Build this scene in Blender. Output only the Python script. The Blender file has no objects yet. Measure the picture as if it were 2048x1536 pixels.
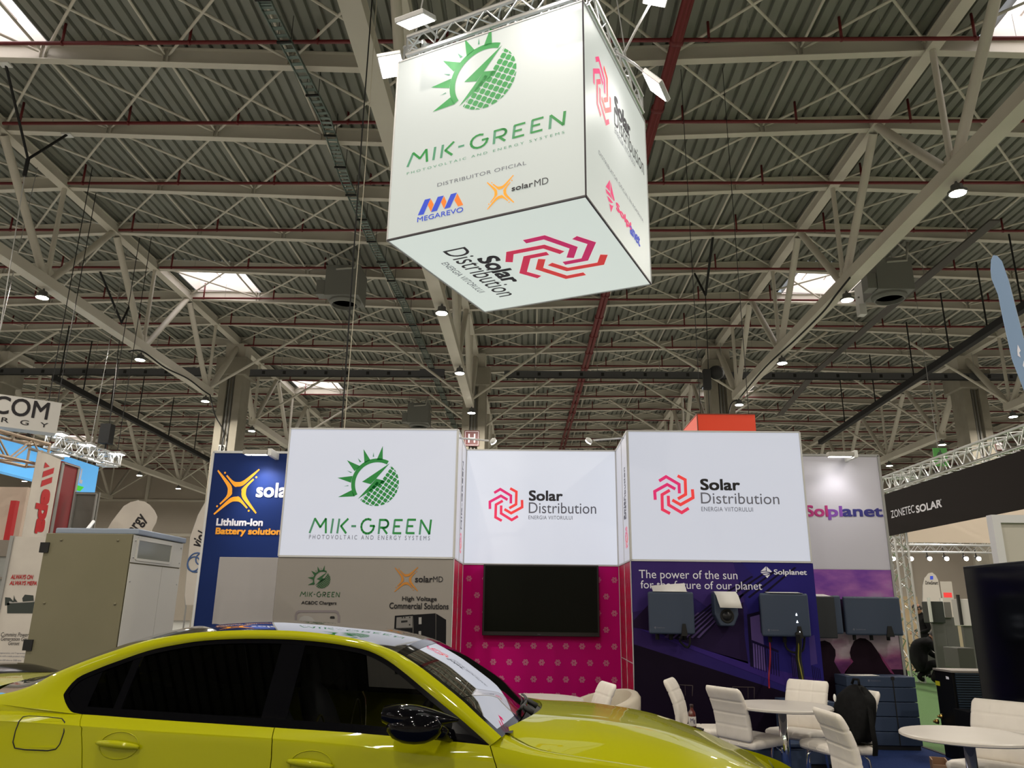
import bpy, math, random
from math import sin, cos, pi, radians, sqrt, hypot, atan2
from mathutils import Vector as V, Matrix as M
S = bpy.context.scene
C = S.collection
random.seed(7)

# ---------------------------------------------------------------- camera
FPX, PITCH, YAW, ROLL, EYE = 1537.62, 0.2831, -0.0257, -0.0131, 1.52
_f = V((sin(YAW)*cos(PITCH), cos(YAW)*cos(PITCH), sin(PITCH)))
_r = V((cos(YAW), -sin(YAW), 0)); _d = _f.cross(_r)
RIGHT = cos(ROLL)*_r + sin(ROLL)*_d
DOWN = -sin(ROLL)*_r + cos(ROLL)*_d
FWD = _f
cd = bpy.data.cameras.new('camera'); cam = bpy.data.objects.new('camera', cd); C.objects.link(cam)
cd.sensor_width = 36; cd.lens = FPX/2048*36; cd.clip_end = 300; cd.clip_start = .05
cam.matrix_world = M(((RIGHT.x, -DOWN.x, -FWD.x, 0), (RIGHT.y, -DOWN.y, -FWD.y, 0), (RIGHT.z, -DOWN.z, -FWD.z, EYE), (0, 0, 0, 1)))
S.camera = cam

# ---------------------------------------------------------------- world, exposure
w = bpy.data.worlds.new('world'); S.world = w; w.use_nodes = True
w.node_tree.nodes['Background'].inputs[0].default_value = (.8, .9, 1, 1)
w.node_tree.nodes['Background'].inputs[1].default_value = .6
S.view_settings.view_transform = 'Standard'; S.view_settings.look = 'None'
S.view_settings.exposure = 0; S.view_settings.gamma = 1; S.view_settings.use_curve_mapping = False
S.cycles.max_bounces = 7; S.cycles.diffuse_bounces = 3; S.cycles.glossy_bounces = 4
S.cycles.transmission_bounces = 5; S.cycles.transparent_max_bounces = 8
S.cycles.sample_clamp_indirect = 6
S.cycles.caustics_reflective = False; S.cycles.caustics_refractive = False
LAMP = 1200.0            # radiance of a high-bay lamp's diffuser
PANE = 2.6              # radiance of a roof light

def at(px, py, X=None, Y=None, Z=None):
    """the point on a plane of the hall that a point of the photo shows (a measuring aid)"""
    d = FWD + RIGHT*((px-1024)/FPX) + DOWN*((py-768)/FPX)
    t = X/d.x if X is not None else Y/d.y if Y is not None else (Z-EYE)/d.z
    return V((0, 0, EYE)) + d*t

# ---------------------------------------------------------------- materials
_mats = {}
def mat(name, col=(.8, .8, .8), rough=.5, metal=0, em=0, coat=0, spec=.5, trans=0, emcol=None, alpha=1):
    if name in _mats: return _mats[name]
    m = bpy.data.materials.new(name); m.use_nodes = True
    b = m.node_tree.nodes['Principled BSDF']; I = b.inputs
    I['Base Color'].default_value = (*col, 1); I['Roughness'].default_value = rough; I['Metallic'].default_value = metal
    I['Specular IOR Level'].default_value = spec
    if coat: I['Coat Weight'].default_value = coat; I['Coat Roughness'].default_value = .03
    if trans: I['Transmission Weight'].default_value = trans
    if em:
        I['Emission Color'].default_value = (*(emcol or col), 1); I['Emission Strength'].default_value = em
    m.diffuse_color = (*col, 1)
    _mats[name] = m; return m
def nodes(m): return m.node_tree.nodes, m.node_tree.links, m.node_tree.nodes['Principled BSDF']
def noise_mat(name, c1, c2, scale=5, rough=.6, bump=0, detail=3, stretch=(1, 1, 1), **k):
    if name in _mats: return _mats[name]
    m = mat(name, c1, rough, **k); N, L, b = nodes(m)
    tc = N.new('ShaderNodeTexCoord'); mp = N.new('ShaderNodeMapping'); nz = N.new('ShaderNodeTexNoise'); rp = N.new('ShaderNodeValToRGB')
    mp.inputs['Scale'].default_value = stretch; nz.inputs['Scale'].default_value = scale; nz.inputs['Detail'].default_value = detail
    rp.color_ramp.elements[0].color = (*c1, 1); rp.color_ramp.elements[1].color = (*c2, 1)
    rp.color_ramp.elements[0].position = .35; rp.color_ramp.elements[1].position = .65
    L.new(tc.outputs['Object'], mp.inputs[0]); L.new(mp.outputs[0], nz.inputs['Vector']); L.new(nz.outputs['Fac'], rp.inputs[0]); L.new(rp.outputs[0], b.inputs['Base Color'])
    if bump:
        bp = N.new('ShaderNodeBump'); bp.inputs['Strength'].default_value = bump; bp.inputs['Distance'].default_value = .01
        L.new(nz.outputs['Fac'], bp.inputs['Height']); L.new(bp.outputs[0], b.inputs['Normal'])
    return m
def srgb(r, g, b): return tuple((c/255/12.92 if c <= 10 else ((c/255+.055)/1.055)**2.4) for c in (r, g, b))

WHITE = mat('white_plastic', (.8, .8, .78), .45)
BLACK = mat('black_plastic', (.012, .012, .013), .4)
MATTBLACK = mat('matt_black', (.01, .01, .01), .8)
GREY = mat('grey_metal', (.32, .32, .31), .45)
ALU = mat('aluminium', (.72, .73, .74), .28, .9)
CHROME = mat('chrome', (.8, .8, .8), .08, 1)
BEAM = noise_mat('cream_steel_paint', (.60, .565, .49), (.67, .635, .55), .6, .55)
DECK = noise_mat('roof_sheet', (.215, .222, .19), (.25, .258, .222), .4, .5)
REDPIPE = mat('red_pipe_paint', (.15, .012, .014), .5)
CONC = noise_mat('column_concrete', (.27, .25, .205), (.33, .305, .25), 1.2, .85)

# ---------------------------------------------------------------- mesh building
def frame(n):
    n = n.normalized(); a = V((0, 0, 1)) if abs(n.z) < .9 else V((1, 0, 0))
    x = a.cross(n).normalized(); return x, n.cross(x)
class MB:
    def __init__(s): s.v = []; s.f = []; s.mi = []; s.cur = 0
    def add(s, vs, fs):
        o = len(s.v); s.v += [V(p) for p in vs]; s.f += [[i+o for i in f] for f in fs]; s.mi += [s.cur]*len(fs); return s
    def box(s, a, b, m=None):
        (x0, y0, z0), (x1, y1, z1) = a, b
        vs = [V((x, y, z)) for z in (z0, z1) for y in (y0, y1) for x in (x0, x1)]
        if m: vs = [m @ p for p in vs]
        return s.add(vs, [(0, 2, 3, 1), (4, 5, 7, 6), (0, 1, 5, 4), (2, 6, 7, 3), (0, 4, 6, 2), (1, 3, 7, 5)])
    def bar(s, a, b, w, h=None, up=None):
        """rectangular bar from a to b, w across, h high"""
        a, b = V(a), V(b); n = b-a; h = h or w
        x, y = frame(n)
        vs = [p+x*i*w/2+y*j*h/2 for p in (a, b) for i, j in ((-1, -1), (1, -1), (1, 1), (-1, 1))]
        return s.add(vs, [(3, 2, 1, 0), (4, 5, 6, 7)]+[(i, (i+1) % 4, 4+(i+1) % 4, 4+i) for i in range(4)])
    def tube(s, pts, r, n=8, cap=True):
        pts = [V(p) for p in pts]; k = len(pts); R = r if isinstance(r, (list, tuple)) else [r]*k
        vs = []; X = None
        for i, p in enumerate(pts):
            d = (pts[min(i+1, k-1)]-pts[max(i-1, 0)])
            if d.length < 1e-9: d = V((0, 0, 1))
            d.normalize()
            if X is None: X, Y = frame(d)
            else:
                X = (X-d*X.dot(d)); X = X.normalized() if X.length > 1e-6 else frame(d)[0]
                Y = d.cross(X)
            vs += [p+(X*cos(2*pi*j/n)+Y*sin(2*pi*j/n))*R[i] for j in range(n)]
        fs = [(i*n+j, i*n+(j+1) % n, (i+1)*n+(j+1) % n, (i+1)*n+j) for i in range(k-1) for j in range(n)]
        if cap: fs += [tuple(range(n-1, -1, -1)), tuple((k-1)*n+j for j in range(n))]
        return s.add(vs, fs)
    def lathe(s, prof, c=(0, 0, 0), n=20, m=None, ang=2*pi):
        """profile of (radius, z)"""
        c = V(c); k = len(prof); full = abs(ang-2*pi) < 1e-6; nn = n if full else n+1
        vs = [V((r*cos(ang*j/n), r*sin(ang*j/n), z)) for r, z in prof for j in range(nn)]
        vs = [(m @ p if m else p)+c for p in vs]
        fs = [(i*nn+j, i*nn+(j+1) % nn, (i+1)*nn+(j+1) % nn, (i+1)*nn+j) for i in range(k-1) for j in range(n)]
        if full:
            if prof[0][0] > 1e-5: fs.append(tuple(range(n-1, -1, -1)))
            if prof[-1][0] > 1e-5: fs.append(tuple((k-1)*n+j for j in range(n)))
        return s.add(vs, fs)
    def grid(s, P, closed=False):
        """P[i][j] points"""
        n = len(P[0]); o = [q for r in P for q in r]
        return s.add(o, [(i*n+j, i*n+(j+1) % n, (i+1)*n+(j+1) % n, (i+1)*n+j) for i in range(len(P)-1) for j in range(n if closed else n-1)])
    def prism(s, poly, O, U, W, N, d0=0, d1=.01):
        """2D polygon in the plane (O,U,W), thickened from d0 to d1 along N"""
        O, U, W, N = V(O), V(U), V(W), V(N); n = len(poly)
        vs = [O+U*a+W*b+N*d for d in (d0, d1) for a, b in poly]
        area = sum(poly[i][0]*poly[(i+1) % n][1]-poly[(i+1) % n][0]*poly[i][1] for i in range(n))
        f = [tuple(range(n-1, -1, -1)), tuple(range(n, 2*n))]+[(i, (i+1) % n, n+(i+1) % n, n+i) for i in range(n)]
        flip = (area < 0) != (U.cross(W).dot(N) < 0)
        return s.add(vs, [tuple(reversed(q)) for q in f] if flip else f)
    def flat(s, polys, O, U, W, N, d=.004):
        """printed shapes lying on a surface"""
        O, U, W, N = V(O), V(U), V(W), V(N)
        for p in polys: s.add([O+U*a+W*b+N*d for a, b in p], [tuple(range(len(p)))])
        return s
    def ball(s, c, r, n=12, m=None):
        k = n//2; c = V(c); rr = r if isinstance(r, (tuple, list)) else (r, r, r)
        P = []
        for i in range(k+1):
            t = pi*i/k
            P.append([c+V((rr[0]*sin(t)*cos(2*pi*j/n), rr[1]*sin(t)*sin(2*pi*j/n), rr[2]*cos(t))) for j in range(n)])
        return s.grid(P, True)
    def build(s, name, m, parent=None, smooth=False, bevel=0, sub=0):
        me = bpy.data.meshes.new(name); me.from_pydata([tuple(p) for p in s.v], [], [tuple(f) for f in s.f])
        ms = m if isinstance(m, (list, tuple)) else [m]
        for q in ms: me.materials.append(q)
        if len(ms) > 1: me.polygons.foreach_set('material_index', s.mi)
        me.update(); o = bpy.data.objects.new(name, me); C.objects.link(o)
        if parent is not None:
            o.parent = parent; o.matrix_parent_inverse = WORLD(parent).inverted()
        if smooth == True: me.polygons.foreach_set('use_smooth', [True]*len(me.polygons))
        elif smooth: me.shade_auto(smooth) if hasattr(me, 'shade_auto') else auto_smooth(me, smooth)
        if bevel:
            b = o.modifiers.new('bevel', 'BEVEL'); b.width = bevel; b.segments = 3; b.limit_method = 'ANGLE'; b.angle_limit = radians(40)
        if sub:
            b = o.modifiers.new('sub', 'SUBSURF'); b.levels = b.render_levels = sub
        return o
def auto_smooth(me, ang):
    """smooth faces, edges sharper than ang marked sharp"""
    me.polygons.foreach_set('use_smooth', [True]*len(me.polygons))
    ef = {}
    for p in me.polygons:
        for k in p.edge_keys: ef.setdefault(k, []).append(p.normal.copy())
    for e in me.edges:
        ns = ef.get(tuple(sorted(e.vertices)), [])
        if len(ns) == 2 and ns[0].length > 0 and ns[1].length > 0 and ns[0].angle(ns[1]) > ang: e.use_edge_sharp = True
def WORLD(o):
    m = o.matrix_basis.copy(); p = o
    while p.parent is not None:
        m = p.parent.matrix_basis @ p.matrix_parent_inverse @ m if False else (p.matrix_parent_inverse @ m); m = p.parent.matrix_basis @ m; p = p.parent
    return m
def tag(o, label=None, cat=None, group=None, kind=None):
    for k, v in (('label', label), ('category', cat), ('group', group), ('kind', kind)):
        if v: o[k] = v
    return o
def thing(name, label, cat, loc=(0, 0, 0), group=None, rz=0, kind=None):
    o = bpy.data.objects.new(name, None); C.objects.link(o); o.location = loc; o.rotation_euler = (0, 0, rz); o.empty_display_size = .1
    return tag(o, label, cat, group, kind)
def local(root, o):
    """part built in its thing's own coordinates"""
    o.parent = root; o.matrix_parent_inverse = M(); return o
_kids = {}
def copy_tree(o, parent=None):
    c = o.copy(); C.objects.link(c)
    if parent is not None: c.parent = parent
    for ch in list(o.children): copy_tree(ch, c)
    return c
ORD = ['first', 'second', 'third', 'fourth', 'fifth', 'sixth', 'seventh', 'eighth', 'ninth', 'tenth', 'eleventh', 'twelfth', 'thirteenth', 'fourteenth', 'fifteenth', 'sixteenth', 'seventeenth', 'eighteenth', 'nineteenth', 'twentieth', 'twenty-first', 'twenty-second', 'twenty-third', 'twenty-fourth', 'twenty-fifth']

# ---------------------------------------------------------------- lettering
def text_shape(txt, bold=0, shear=0, spacing=1.0, line=1.0, align='LEFT'):
    cu = bpy.data.curves.new('t', 'FONT'); cu.body = txt; cu.size = 1; cu.offset = bold; cu.shear = shear; cu.space_character = spacing; cu.space_line = line
    cu.align_x = align; cu.resolution_u = 4
    o = bpy.data.objects.new('t', cu); C.objects.link(o)
    dg = bpy.context.evaluated_depsgraph_get(); me = bpy.data.meshes.new_from_object(o.evaluated_get(dg))
    vs = [(v.co.x, v.co.y) for v in me.vertices]; fs = [tuple(p.vertices) for p in me.polygons]
    bpy.data.objects.remove(o); bpy.data.curves.remove(cu); bpy.data.meshes.remove(me)
    return vs, fs
def put_text(mb, txt, O, U, W, N, x0, x1, z0, z1=None, d=.005, **k):
    """lettering stretched into the box x0..x1, z0..z1 of the plane (O,U,W); without z1 its own proportions"""
    bold = k.pop('bold', 0); vs, fs = text_shape(txt, **k)
    if not vs: return mb
    ax = min(p[0] for p in vs); bx = max(p[0] for p in vs); ay = min(p[1] for p in vs); by = max(p[1] for p in vs)
    sx = (x1-x0)/(bx-ax); sy = (z1-z0)/(by-ay) if z1 is not None else sx
    O, U, W, N = V(O), V(U), V(W), V(N)
    offs = [(0, 0)] if bold <= 0 else [(i*bold, j*bold) for i in (-1, 0, 1) for j in (-1, 0, 1)]
    for q, (i, j) in enumerate(offs): mb.add([O+U*(x0+(a+i-ax)*sx)+W*(z0+(b+j-ay)*sy)+N*(d+q*.0004) for a, b in vs], fs)
    return mb
# ================================================================ the hall
GX = [-38.75, -26.75, -14.75, -2.75, 9.25, 21.25, 33.25]     # truss lines
GNAME = {-38.75: 'outermost left', -26.75: 'far left', -14.75: 'left', -2.75: 'middle', 9.25: 'right', 21.25: 'far right', 33.25: 'outermost right'}
YC, PS = 36.5, 3.03
def fold(x):
    t = ((x+14.75) % 24)/12
    return -.46*(t if t <= 1 else 2-t)
ZP = 14.08                                                  # underside of the purlins at a ridge
PURY = [YC+PS*k for k in range(-14, 13)]
XL, XR, YF, YB = -46.0, 44.0, -20.0, 73.6
def st(o, kind='structure'): o['kind'] = kind; return o

FLOOR = noise_mat('grey_hall_floor', (.27, .275, .26), (.32, .325, .305), .5, .5)
st(MB().box((XL, YF, -.3), (XR, YB, 0)).build('floor', FLOOR))
HALLWALL = noise_mat('beige_wall_panel', (.46, .41, .345), (.5, .45, .385), .3, .6)
wb = MB().box((XL, YB, 0), (XR, YB+.3, 16)).build('wall_back', HALLWALL); st(wb)
for i in range(15):
    x = XL+6*i+3; MB().box((x-.14, YB-.22, 0), (x+.14, YB-.005, 13.5)).build('post', BEAM, wb)
MB().box((XL, YB-.16, 7.6), (XR, YB-.01, 7.9)).box((XL, YB-.16, 10.9), (XR, YB-.01, 11.1)).build('rail', BEAM, wb)
st(MB().box((XL-.3, YF, 0), (XL, YB, 16)).build('wall_left', HALLWALL))
st(MB().box((XR, YF, 0), (XR+.3, YB, 16)).build('wall_right', HALLWALL))
st(MB().box((XL, YF-.3, 0), (XR, YF, 16)).build('wall_front', HALLWALL))

# roof sheeting with openings for the roof lights
SKX = [(-38.3, -35.6), (-14.35, -11.65), (10.55, 13.3), (34.6, 37.3)]
SKI = [k for k in range(len(PURY)-1) if (k-14) in (-8, -3, 2, 7, 12, -13)]
def skyl(k, x): return k in SKI and any(a < x < b for a, b in SKX)
mb = MB(); pitch, dep = .30, .085
xs = []
x = XL
while x < XR:
    xs += [(x, 0), (x+.195, 0), (x+.225, dep), (x+.27, dep)]; x += pitch
ys = [YF]+PURY+[YB]
for k in range(len(ys)-1):
    y0, y1 = ys[k], ys[k+1]; run = []
    for (a, h) in xs+[(XR+1, 0)]:
        if skyl(k-1, a) or a > XR:
            if len(run) > 1:
                mb.grid([[V((q, y, ZP+.43+hh+fold(q))) for q, hh in run] for y in (y0, y1)])
            run = []
        else: run.append((a, h))
st(mb.build('ceiling', DECK))
PANEM = mat('roof_light_pane', (.9, .88, .9), .4, em=PANE, emcol=(1, .95, .96))
CURB = mat('white_kerb_lining', (.86, .8, .76), .6)
n = 0
for k in SKI:
    for (a, b) in SKX:
        y0, y1 = PURY[k]+.1, PURY[k+1]-.1; z0 = ZP+.40+fold((a+b)/2); z1 = z0+(.75 if y0 < 40 else .42); n += 1
        c = MB()
        for (p, q) in (((a, y0), (b, y0)), ((b, y0), (b, y1)), ((b, y1), (a, y1)), ((a, y1), (a, y0))):
            c.add([(p[0], p[1], z0), (q[0], q[1], z0), (q[0], q[1], z1), (p[0], p[1], z1)], [(0, 1, 2, 3)])
        o = st(c.build('window_%d' % n, CURB))
        c = MB()
        for i in range(1, 3):
            xx = a+(b-a)*i/3; c.box((xx-.03, y0, z1-.08), (xx+.03, y1, z1-.01))
        c.box((a, (y0+y1)/2-.03, z1-.08), (b, (y0+y1)/2+.03, z1-.01)).build('window_frame', CURB, o)
        MB().add([(a, y0, z1), (b, y0, z1), (b, y1, z1), (a, y1, z1)], [(3, 2, 1, 0)]).build('pane', PANEM, o)

# purlins, each with its lattice of bracing
bxs = sorted(set(GX+[XL, XR]+[g+6 for g in GX]))
bxs = [q for q in bxs if XL <= q <= XR]
strut = None
for k, y in enumerate(PURY):
    mb = MB()
    prof = [(-.1, 0), (.1, 0), (.1, .025), (.015, .025), (.015, .4), (.1, .4), (.1, .425), (-.1, .425), (-.1, .4), (-.015, .4), (-.015, .025), (-.1, .025)]
    mb.grid([[V((q, y+a, ZP+fold(q)+b)) for a, b in prof] for q in bxs], True)
    # stiffener plates and clamps at the nodes
    for i in range(-10, 20):
        q = -14.75+3*i
        if XL < q < XR: mb.box((q-.07, y-.09, ZP+fold(q)+.02), (q-.05, y+.09, ZP+fold(q)+.4)).box((q+.05, y-.09, ZP+fold(q)+.02), (q+.07, y+.09, ZP+fold(q)+.4))
    o = st(mb.build('ceiling_beam_%d' % (k+1), BEAM))
    if k+1 < len(PURY) and y > 3:
        near = y < 29
        m2 = MB()
        for i in range(-9, 16):
            q = -14.75+3*i
            if not XL < q < XR-3 or hypot(q+1.5, 0) > y*.95+8: continue
            y1 = y+PS; za, zb = ZP+fold(q)+.2, ZP+fold(q+3)+.2
            for nm, a, b, r in (('strut', (q, y, za), (q, y1, za), .035), ('brace', (q, y, za), (q+3, y1, zb), .035), ('brace', (q+3, y, zb), (q, y1, za), .035)):
                a, b = V(a), V(b); dd = (b-a).normalized()*.12
                if near: m2 = MB()
                m2.tube([a+dd, a+dd*2.5, b-dd*2.5, b-dd], [.02, r, r, .02], 6, False)
                if near: m2.build(nm, BEAM, o, True)
        if not near and m2.v: m2.build('bracing', BEAM, o, True)

# sprinkler pipes under the purlins
for k, y in enumerate(PURY):
    if y < 6: continue
    yp, z = y-.78, 13.82
    for (a, b, side) in ((XL+1, -15.6, 'left of the left truss'), (-14.2, XR-1, 'right of the left truss')):
        o = thing('sprinkler_pipe', 'thin red sprinkler pipe %s, %s row from the camera' % (side, ORD[k-5]), 'pipe', (a, yp, z), 'red sprinkler pipes under the roof')
        MB().tube([(a, yp, z), (b, yp, z)], .045, 8).build('pipe', REDPIPE, o, True)
        q = a+.45
        while q < b:
            if abs(q) < y*1.1+10:
                m2 = MB().tube([(q, yp, z), (q, yp, ZP+.46+fold(q))], .032, 6)
                m2.tube([(q-.02, yp, z), (q+.02, yp, z)], .06, 8)
                m2.build('hanger', REDPIPE, o, True)
                if y < 40: MB().tube([(q+.9, yp, z-.05), (q+.9, yp, ZP+.46+fold(q+.9))], .006, 4).build('wire', GREY, o)
            q += 2.95
# main pipes running away from the camera
for j, (p, q) in enumerate((((1381, 0), (1141, 850)), ((1372, 0), (1134, 850)))):
    A = at(*p, Z=13.55); B = at(*q, Z=13.55); A = A-(B-A)*.25; B = B+(B-A)*.2
    o = thing('fire_main_pipe', 'thick red fire main under the roof right of the cube, %s pipe of the pair' % ('right-hand' if j == 0 else 'left-hand'), 'pipe', A, 'red fire mains')
    B.y = min(B.y, YB-1)
    MB().tube([A, B], .085, 10).build('pipe', REDPIPE, o, True)
    for i in range(24):
        c = A+(B-A)*(i+.5)/24; d = (B-A).normalized()*.06
        MB().tube([c-d, c+d], .115, 10).build('coupling', REDPIPE, o, True)
# cable tray
TRAY = noise_mat('galvanised_tray', (.12, .17, .15), (.2, .25, .23), 2, .45, metal=.4)
pts = [at(*p, Z=13.5) for p in ((515, -30), (536, 17), (649, 232), (690, 359), (752, 500), (808, 608), (866, 743), (930, 905))]
o = thing('cable_tray', 'green-grey perforated cable tray running away under the roof left of the cube', 'cable tray', pts[0])
m2 = MB(); m3 = MB()
for a, b in zip(pts, pts[1:]):
    n = max(1, int((b-a).length/1.5)); d = (b-a).normalized(); sx = V((-d.y, d.x, 0)).normalized()*-.135
    for sgn in (1, -1): m2.bar(a+sx*sgn, b+sx*sgn, .02, .08)
    for i in range(n*8): 
        c = a+(b-a)*(i+.5)/(n*8); m2.bar(c-sx, c+sx, .1, .012)
    for i in range(n):
        c = a+(b-a)*(i+.5)/n
        m3 = MB(); m3.bar(c-sx*1.2-V((0, 0, .07)), c+sx*1.2-V((0, 0, .07)), .05, .04)
        for sgn in (1, -1): m3.tube([c+sx*sgn*1.15, V((c+sx*sgn*1.15).to_tuple()[:2]+(ZP+.4+fold(c.x),))], .008, 4)
        m3.build('bracket', MATTBLACK, o)
m2.build('tray', TRAY, o)
# a second tray on the far right
pts = [at(*p, Z=13.25) for p in ((1990, 440), (1745, 645), (1630, 745), (1560, 830))]
o = thing('cable_tray', 'dark cable tray slanting away under the roof behind the right heater unit', 'cable tray', pts[0])
m2 = MB()
for a, b in zip(pts, pts[1:]): m2.bar(a, b, .34, .06)
m2.build('tray', mat('dark_tray', (.075, .07, .062), .6), o)
for a, b in zip(pts, pts[1:]):
    n = max(1, int((b-a).length/2.5))
    for i in range(n):
        c = a+(b-a)*(i+.5)/n; MB().tube([c, (c.x, c.y, ZP+.4+fold(c.x))], .01, 4).build('hanger', GREY, o)

# columns
for g in GX:
    t = GNAME[g]; zt = 13.25+fold(g)
    m2 = MB()
    w_ = .56
    m2.box((g-w_, YC-w_, 0), (g-.2, YC+w_, zt)).box((g+.2, YC-w_, 0), (g+w_, YC+w_, zt)).box((g-.2, YC-w_+.22, 0), (g+.2, YC+w_-.22, zt))
    m2.box((g-.75, YC-.75, zt-.9), (g+.75, YC+.75, zt))
    o = tag(m2.build('column', CONC, bevel=.02), 'tall concrete column under the %s roof truss' % t, 'column', 'hall columns', 'structure')
    MB().box((g-.5, YC-.4, zt), (g+.5, YC+.4, ZP+fold(g)-.02)).build('bearing', BEAM, o)
    MB().tube([(g-.1, YC-w_+.12, 0), (g-.1, YC-w_+.12, zt-.95)], .05, 8).tube([(g+.06, YC-w_+.14, 0), (g+.06, YC-w_+.14, zt-.95)], .035, 8).build('cable_duct', GREY, o, True)

# roof trusses
def truss(g, y0, y1, label):
    zf = fold(g); zt, zb = 14.2+zf, 10.82+zf
    o = thing('roof_truss', label, 'roof truss', (g, y0, zb), 'white steel roof trusses')
    m2 = MB().box((g-.15, y0, zt-.17), (g+.15, y1, zt-.14)).box((g-.15, y0, zt+.14), (g+.15, y1, zt+.17)).box((g-.11, y0, zt-.14), (g+.11, y1, zt+.14))
    m2.build('top_chord', BEAM, o)
    lows = [y for y in [YC-3.05+6.1*k for k in range(-9, 9)] if y0 < y < y1]
    a, b = lows[0], lows[-1]
    MB().box((g-.18, a-.25 if y0 > -15 else y0, zb-.16), (g+.18, b+.25, zb+.16)).build('bottom_chord', BEAM, o)
    for y in lows:
        for s_ in (-1, 1):
            yy = y+s_*3.05
            if yy < y0-.1: continue
            end = abs(yy-YC) < .1
            MB().tube([(g, y+s_*.12, zb+.1), (g, yy-s_*.15, zt-.2)], .15 if end else .115, 10, False).build('diagonal', BEAM, o, True)
        MB().tube([(g, y, zb+.1), (g, y, zt-.15)], .075, 8, False).build('post', BEAM, o, True)
        MB().prism([(-.45, 0), (.45, 0), (.2, .38), (-.2, .38)], (g-.02, y, zb+.1), (0, 1, 0), (0, 0, 1), (1, 0, 0), 0, .04).build('gusset', BEAM, o)
        if int(round((y-YC)/6.1*2)) % 2:
            for s_ in (-1, 1):
                xx = g+s_*4.4
                if y > YC-4 and y < YC+50: MB().tube([(g, y, zb+.1), (xx, y+.3, ZP+fold(xx)+.02)], .06, 8, False).build('knee_brace', BEAM, o, True)
for g in GX:
    t = GNAME[g]
    truss(g, YF+.2, YC, 'white steel lattice truss on the %s truss line, the span nearer the camera' % t)
    truss(g, YC, YB-.2, 'white steel lattice truss on the %s truss line, the span behind the columns' % t)

# high-bay lamps under the trusses
LENS = mat('lamp_diffuser', (1, .9, .74), .4, em=LAMP, emcol=(1, .92, .80))
def high_bay(loc, label):
    o = thing('high_bay_lamp', label, 'lamp', loc, 'round high-bay lamps under the roof trusses')
    return o
proto = high_bay((0, 0, 0), '')
o = MB().lathe([(.17, 0), (.2, .01), (.2, .05), (.13, .09), (.12, .2), (.05, .22), (.02, .3), (0, .3)], n=20).build('housing', mat('lamp_housing', (.1, .1, .1), .5), smooth=.6); local(proto, o)
o = MB().add([(0, 0, -.003)]+[(.165*cos(2*pi*j/20), .165*sin(2*pi*j/20), -.003) for j in range(20)], [(0, (j+1) % 20+1, j+1) for j in range(20)]).build('diffuser', LENS); local(proto, o)
first = True
for g in GX:
    for k in range(-8, 6):
        y = YC-3.05+6.1*k+.08
        if y > YB-2 or (g == -2.75 and 8 < y < 10): continue
        i = 'before' if y < YC else 'behind'; nth = (-k if y < YC else k-1)
        lab = 'glowing round lamp hung on the %s truss line, %s lamp %s the column' % (GNAME[g], ORD[nth], i)
        c = proto if first else copy_tree(proto); first = False
        c.location = (g+.08*(1 if g > -3 else -1), y, 10.36+fold(g)); c['label'] = lab

# bus-bar trunking in front of the columns
BUS = mat('grey_trunking', (.095, .098, .105), .5)
for a, b, nm in ((XL+2, -15.9, 'left of the left column'), (-13.7, -4.2, 'between the left and the middle column'), (-1.3, XR-2, 'right of the middle column')):
    y, z = 35.6, 12.37
    o = thing('cable_trunking', 'dark grey horizontal cable trunking, %s' % nm, 'trunking', (a, y, z), 'cable trunking across the hall')
    MB().box((a, y-.07, z-.16), (b, y+.07, z+.16)).build('duct', BUS, o)
    m2 = MB(); q = a+.6
    while q < b: m2 = MB().box((q, y-.085, z-.08), (q+.14, y-.071, z+.08)); q += 1.02; m2.build('outlet', MATTBLACK, o)
    MB().box((b-1.2, y-.1, z-.22), (b, y+.1, z+.22)).build('feed_box', BUS, o)
    MB().tube([(a, y-.1, z-.2), (b, y-.1, z-.2)], .025, 6).build('cable', MATTBLACK, o)
    q = a+1.5
    while q < b: MB().tube([(q, y, z+.16), (q, y, ZP+fold(q)+.3)], .012, 4).build('rod', GREY, o); q += 3
# ================================================================ logos (drawn flat, in printing inks)
class Plane:
    def __init__(s, O, U, W): s.O, s.U, s.W = V(O), V(U).normalized(), V(W).normalized(); s.N = s.U.cross(s.W)
    def px(s, x, y):
        d = FWD + RIGHT*((x-1024)/FPX) + DOWN*((y-768)/FPX); e = V((0, 0, EYE))
        q = e + d*((s.O-e).dot(s.N)/d.dot(s.N)) - s.O
        return (q.dot(s.U), q.dot(s.W))
    def P(s, a, b, d=0): return s.O+s.U*a+s.W*b+s.N*d
    @property
    def k(s): return s.O, s.U, s.W, s.N
def wallplane(Y): return Plane((0, Y, 0), (1, 0, 0), (0, 0, 1))
def ink(name, r, g, b, em=.25): return mat('ink_'+name, srgb(r, g, b), .6, em=em)  # the emission puts backlight into the ink colour, on unlit panels too
GREEN, DGREEN, PALEG = ink('green', 34, 134, 60, .2), ink('dark_green', 30, 84, 44, 0), ink('grey_green', 78, 142, 110, .2)
DARK, DARKT = ink('charcoal', 52, 50, 56, .1), ink('charcoal_print', 22, 18, 24, 0)
GREYT = ink('grey', 98, 98, 108, .3); MAG = ink('magenta', 214, 38, 108, .5); MID = ink('rose', 222, 48, 88, .5); REDI = ink('red', 230, 62, 62, .5)
ORANGE = ink('orange', 240, 158, 36, .3); ORPR = ink('orange_print', 196, 128, 44, 0); BLUEI = ink('blue', 46, 70, 190, .4); ORI = ink('burnt_orange', 222, 118, 40, .4); PURP = ink('purple', 112, 60, 150, .3)
WHITEI = ink('white', 226, 224, 232, .1)

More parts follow.
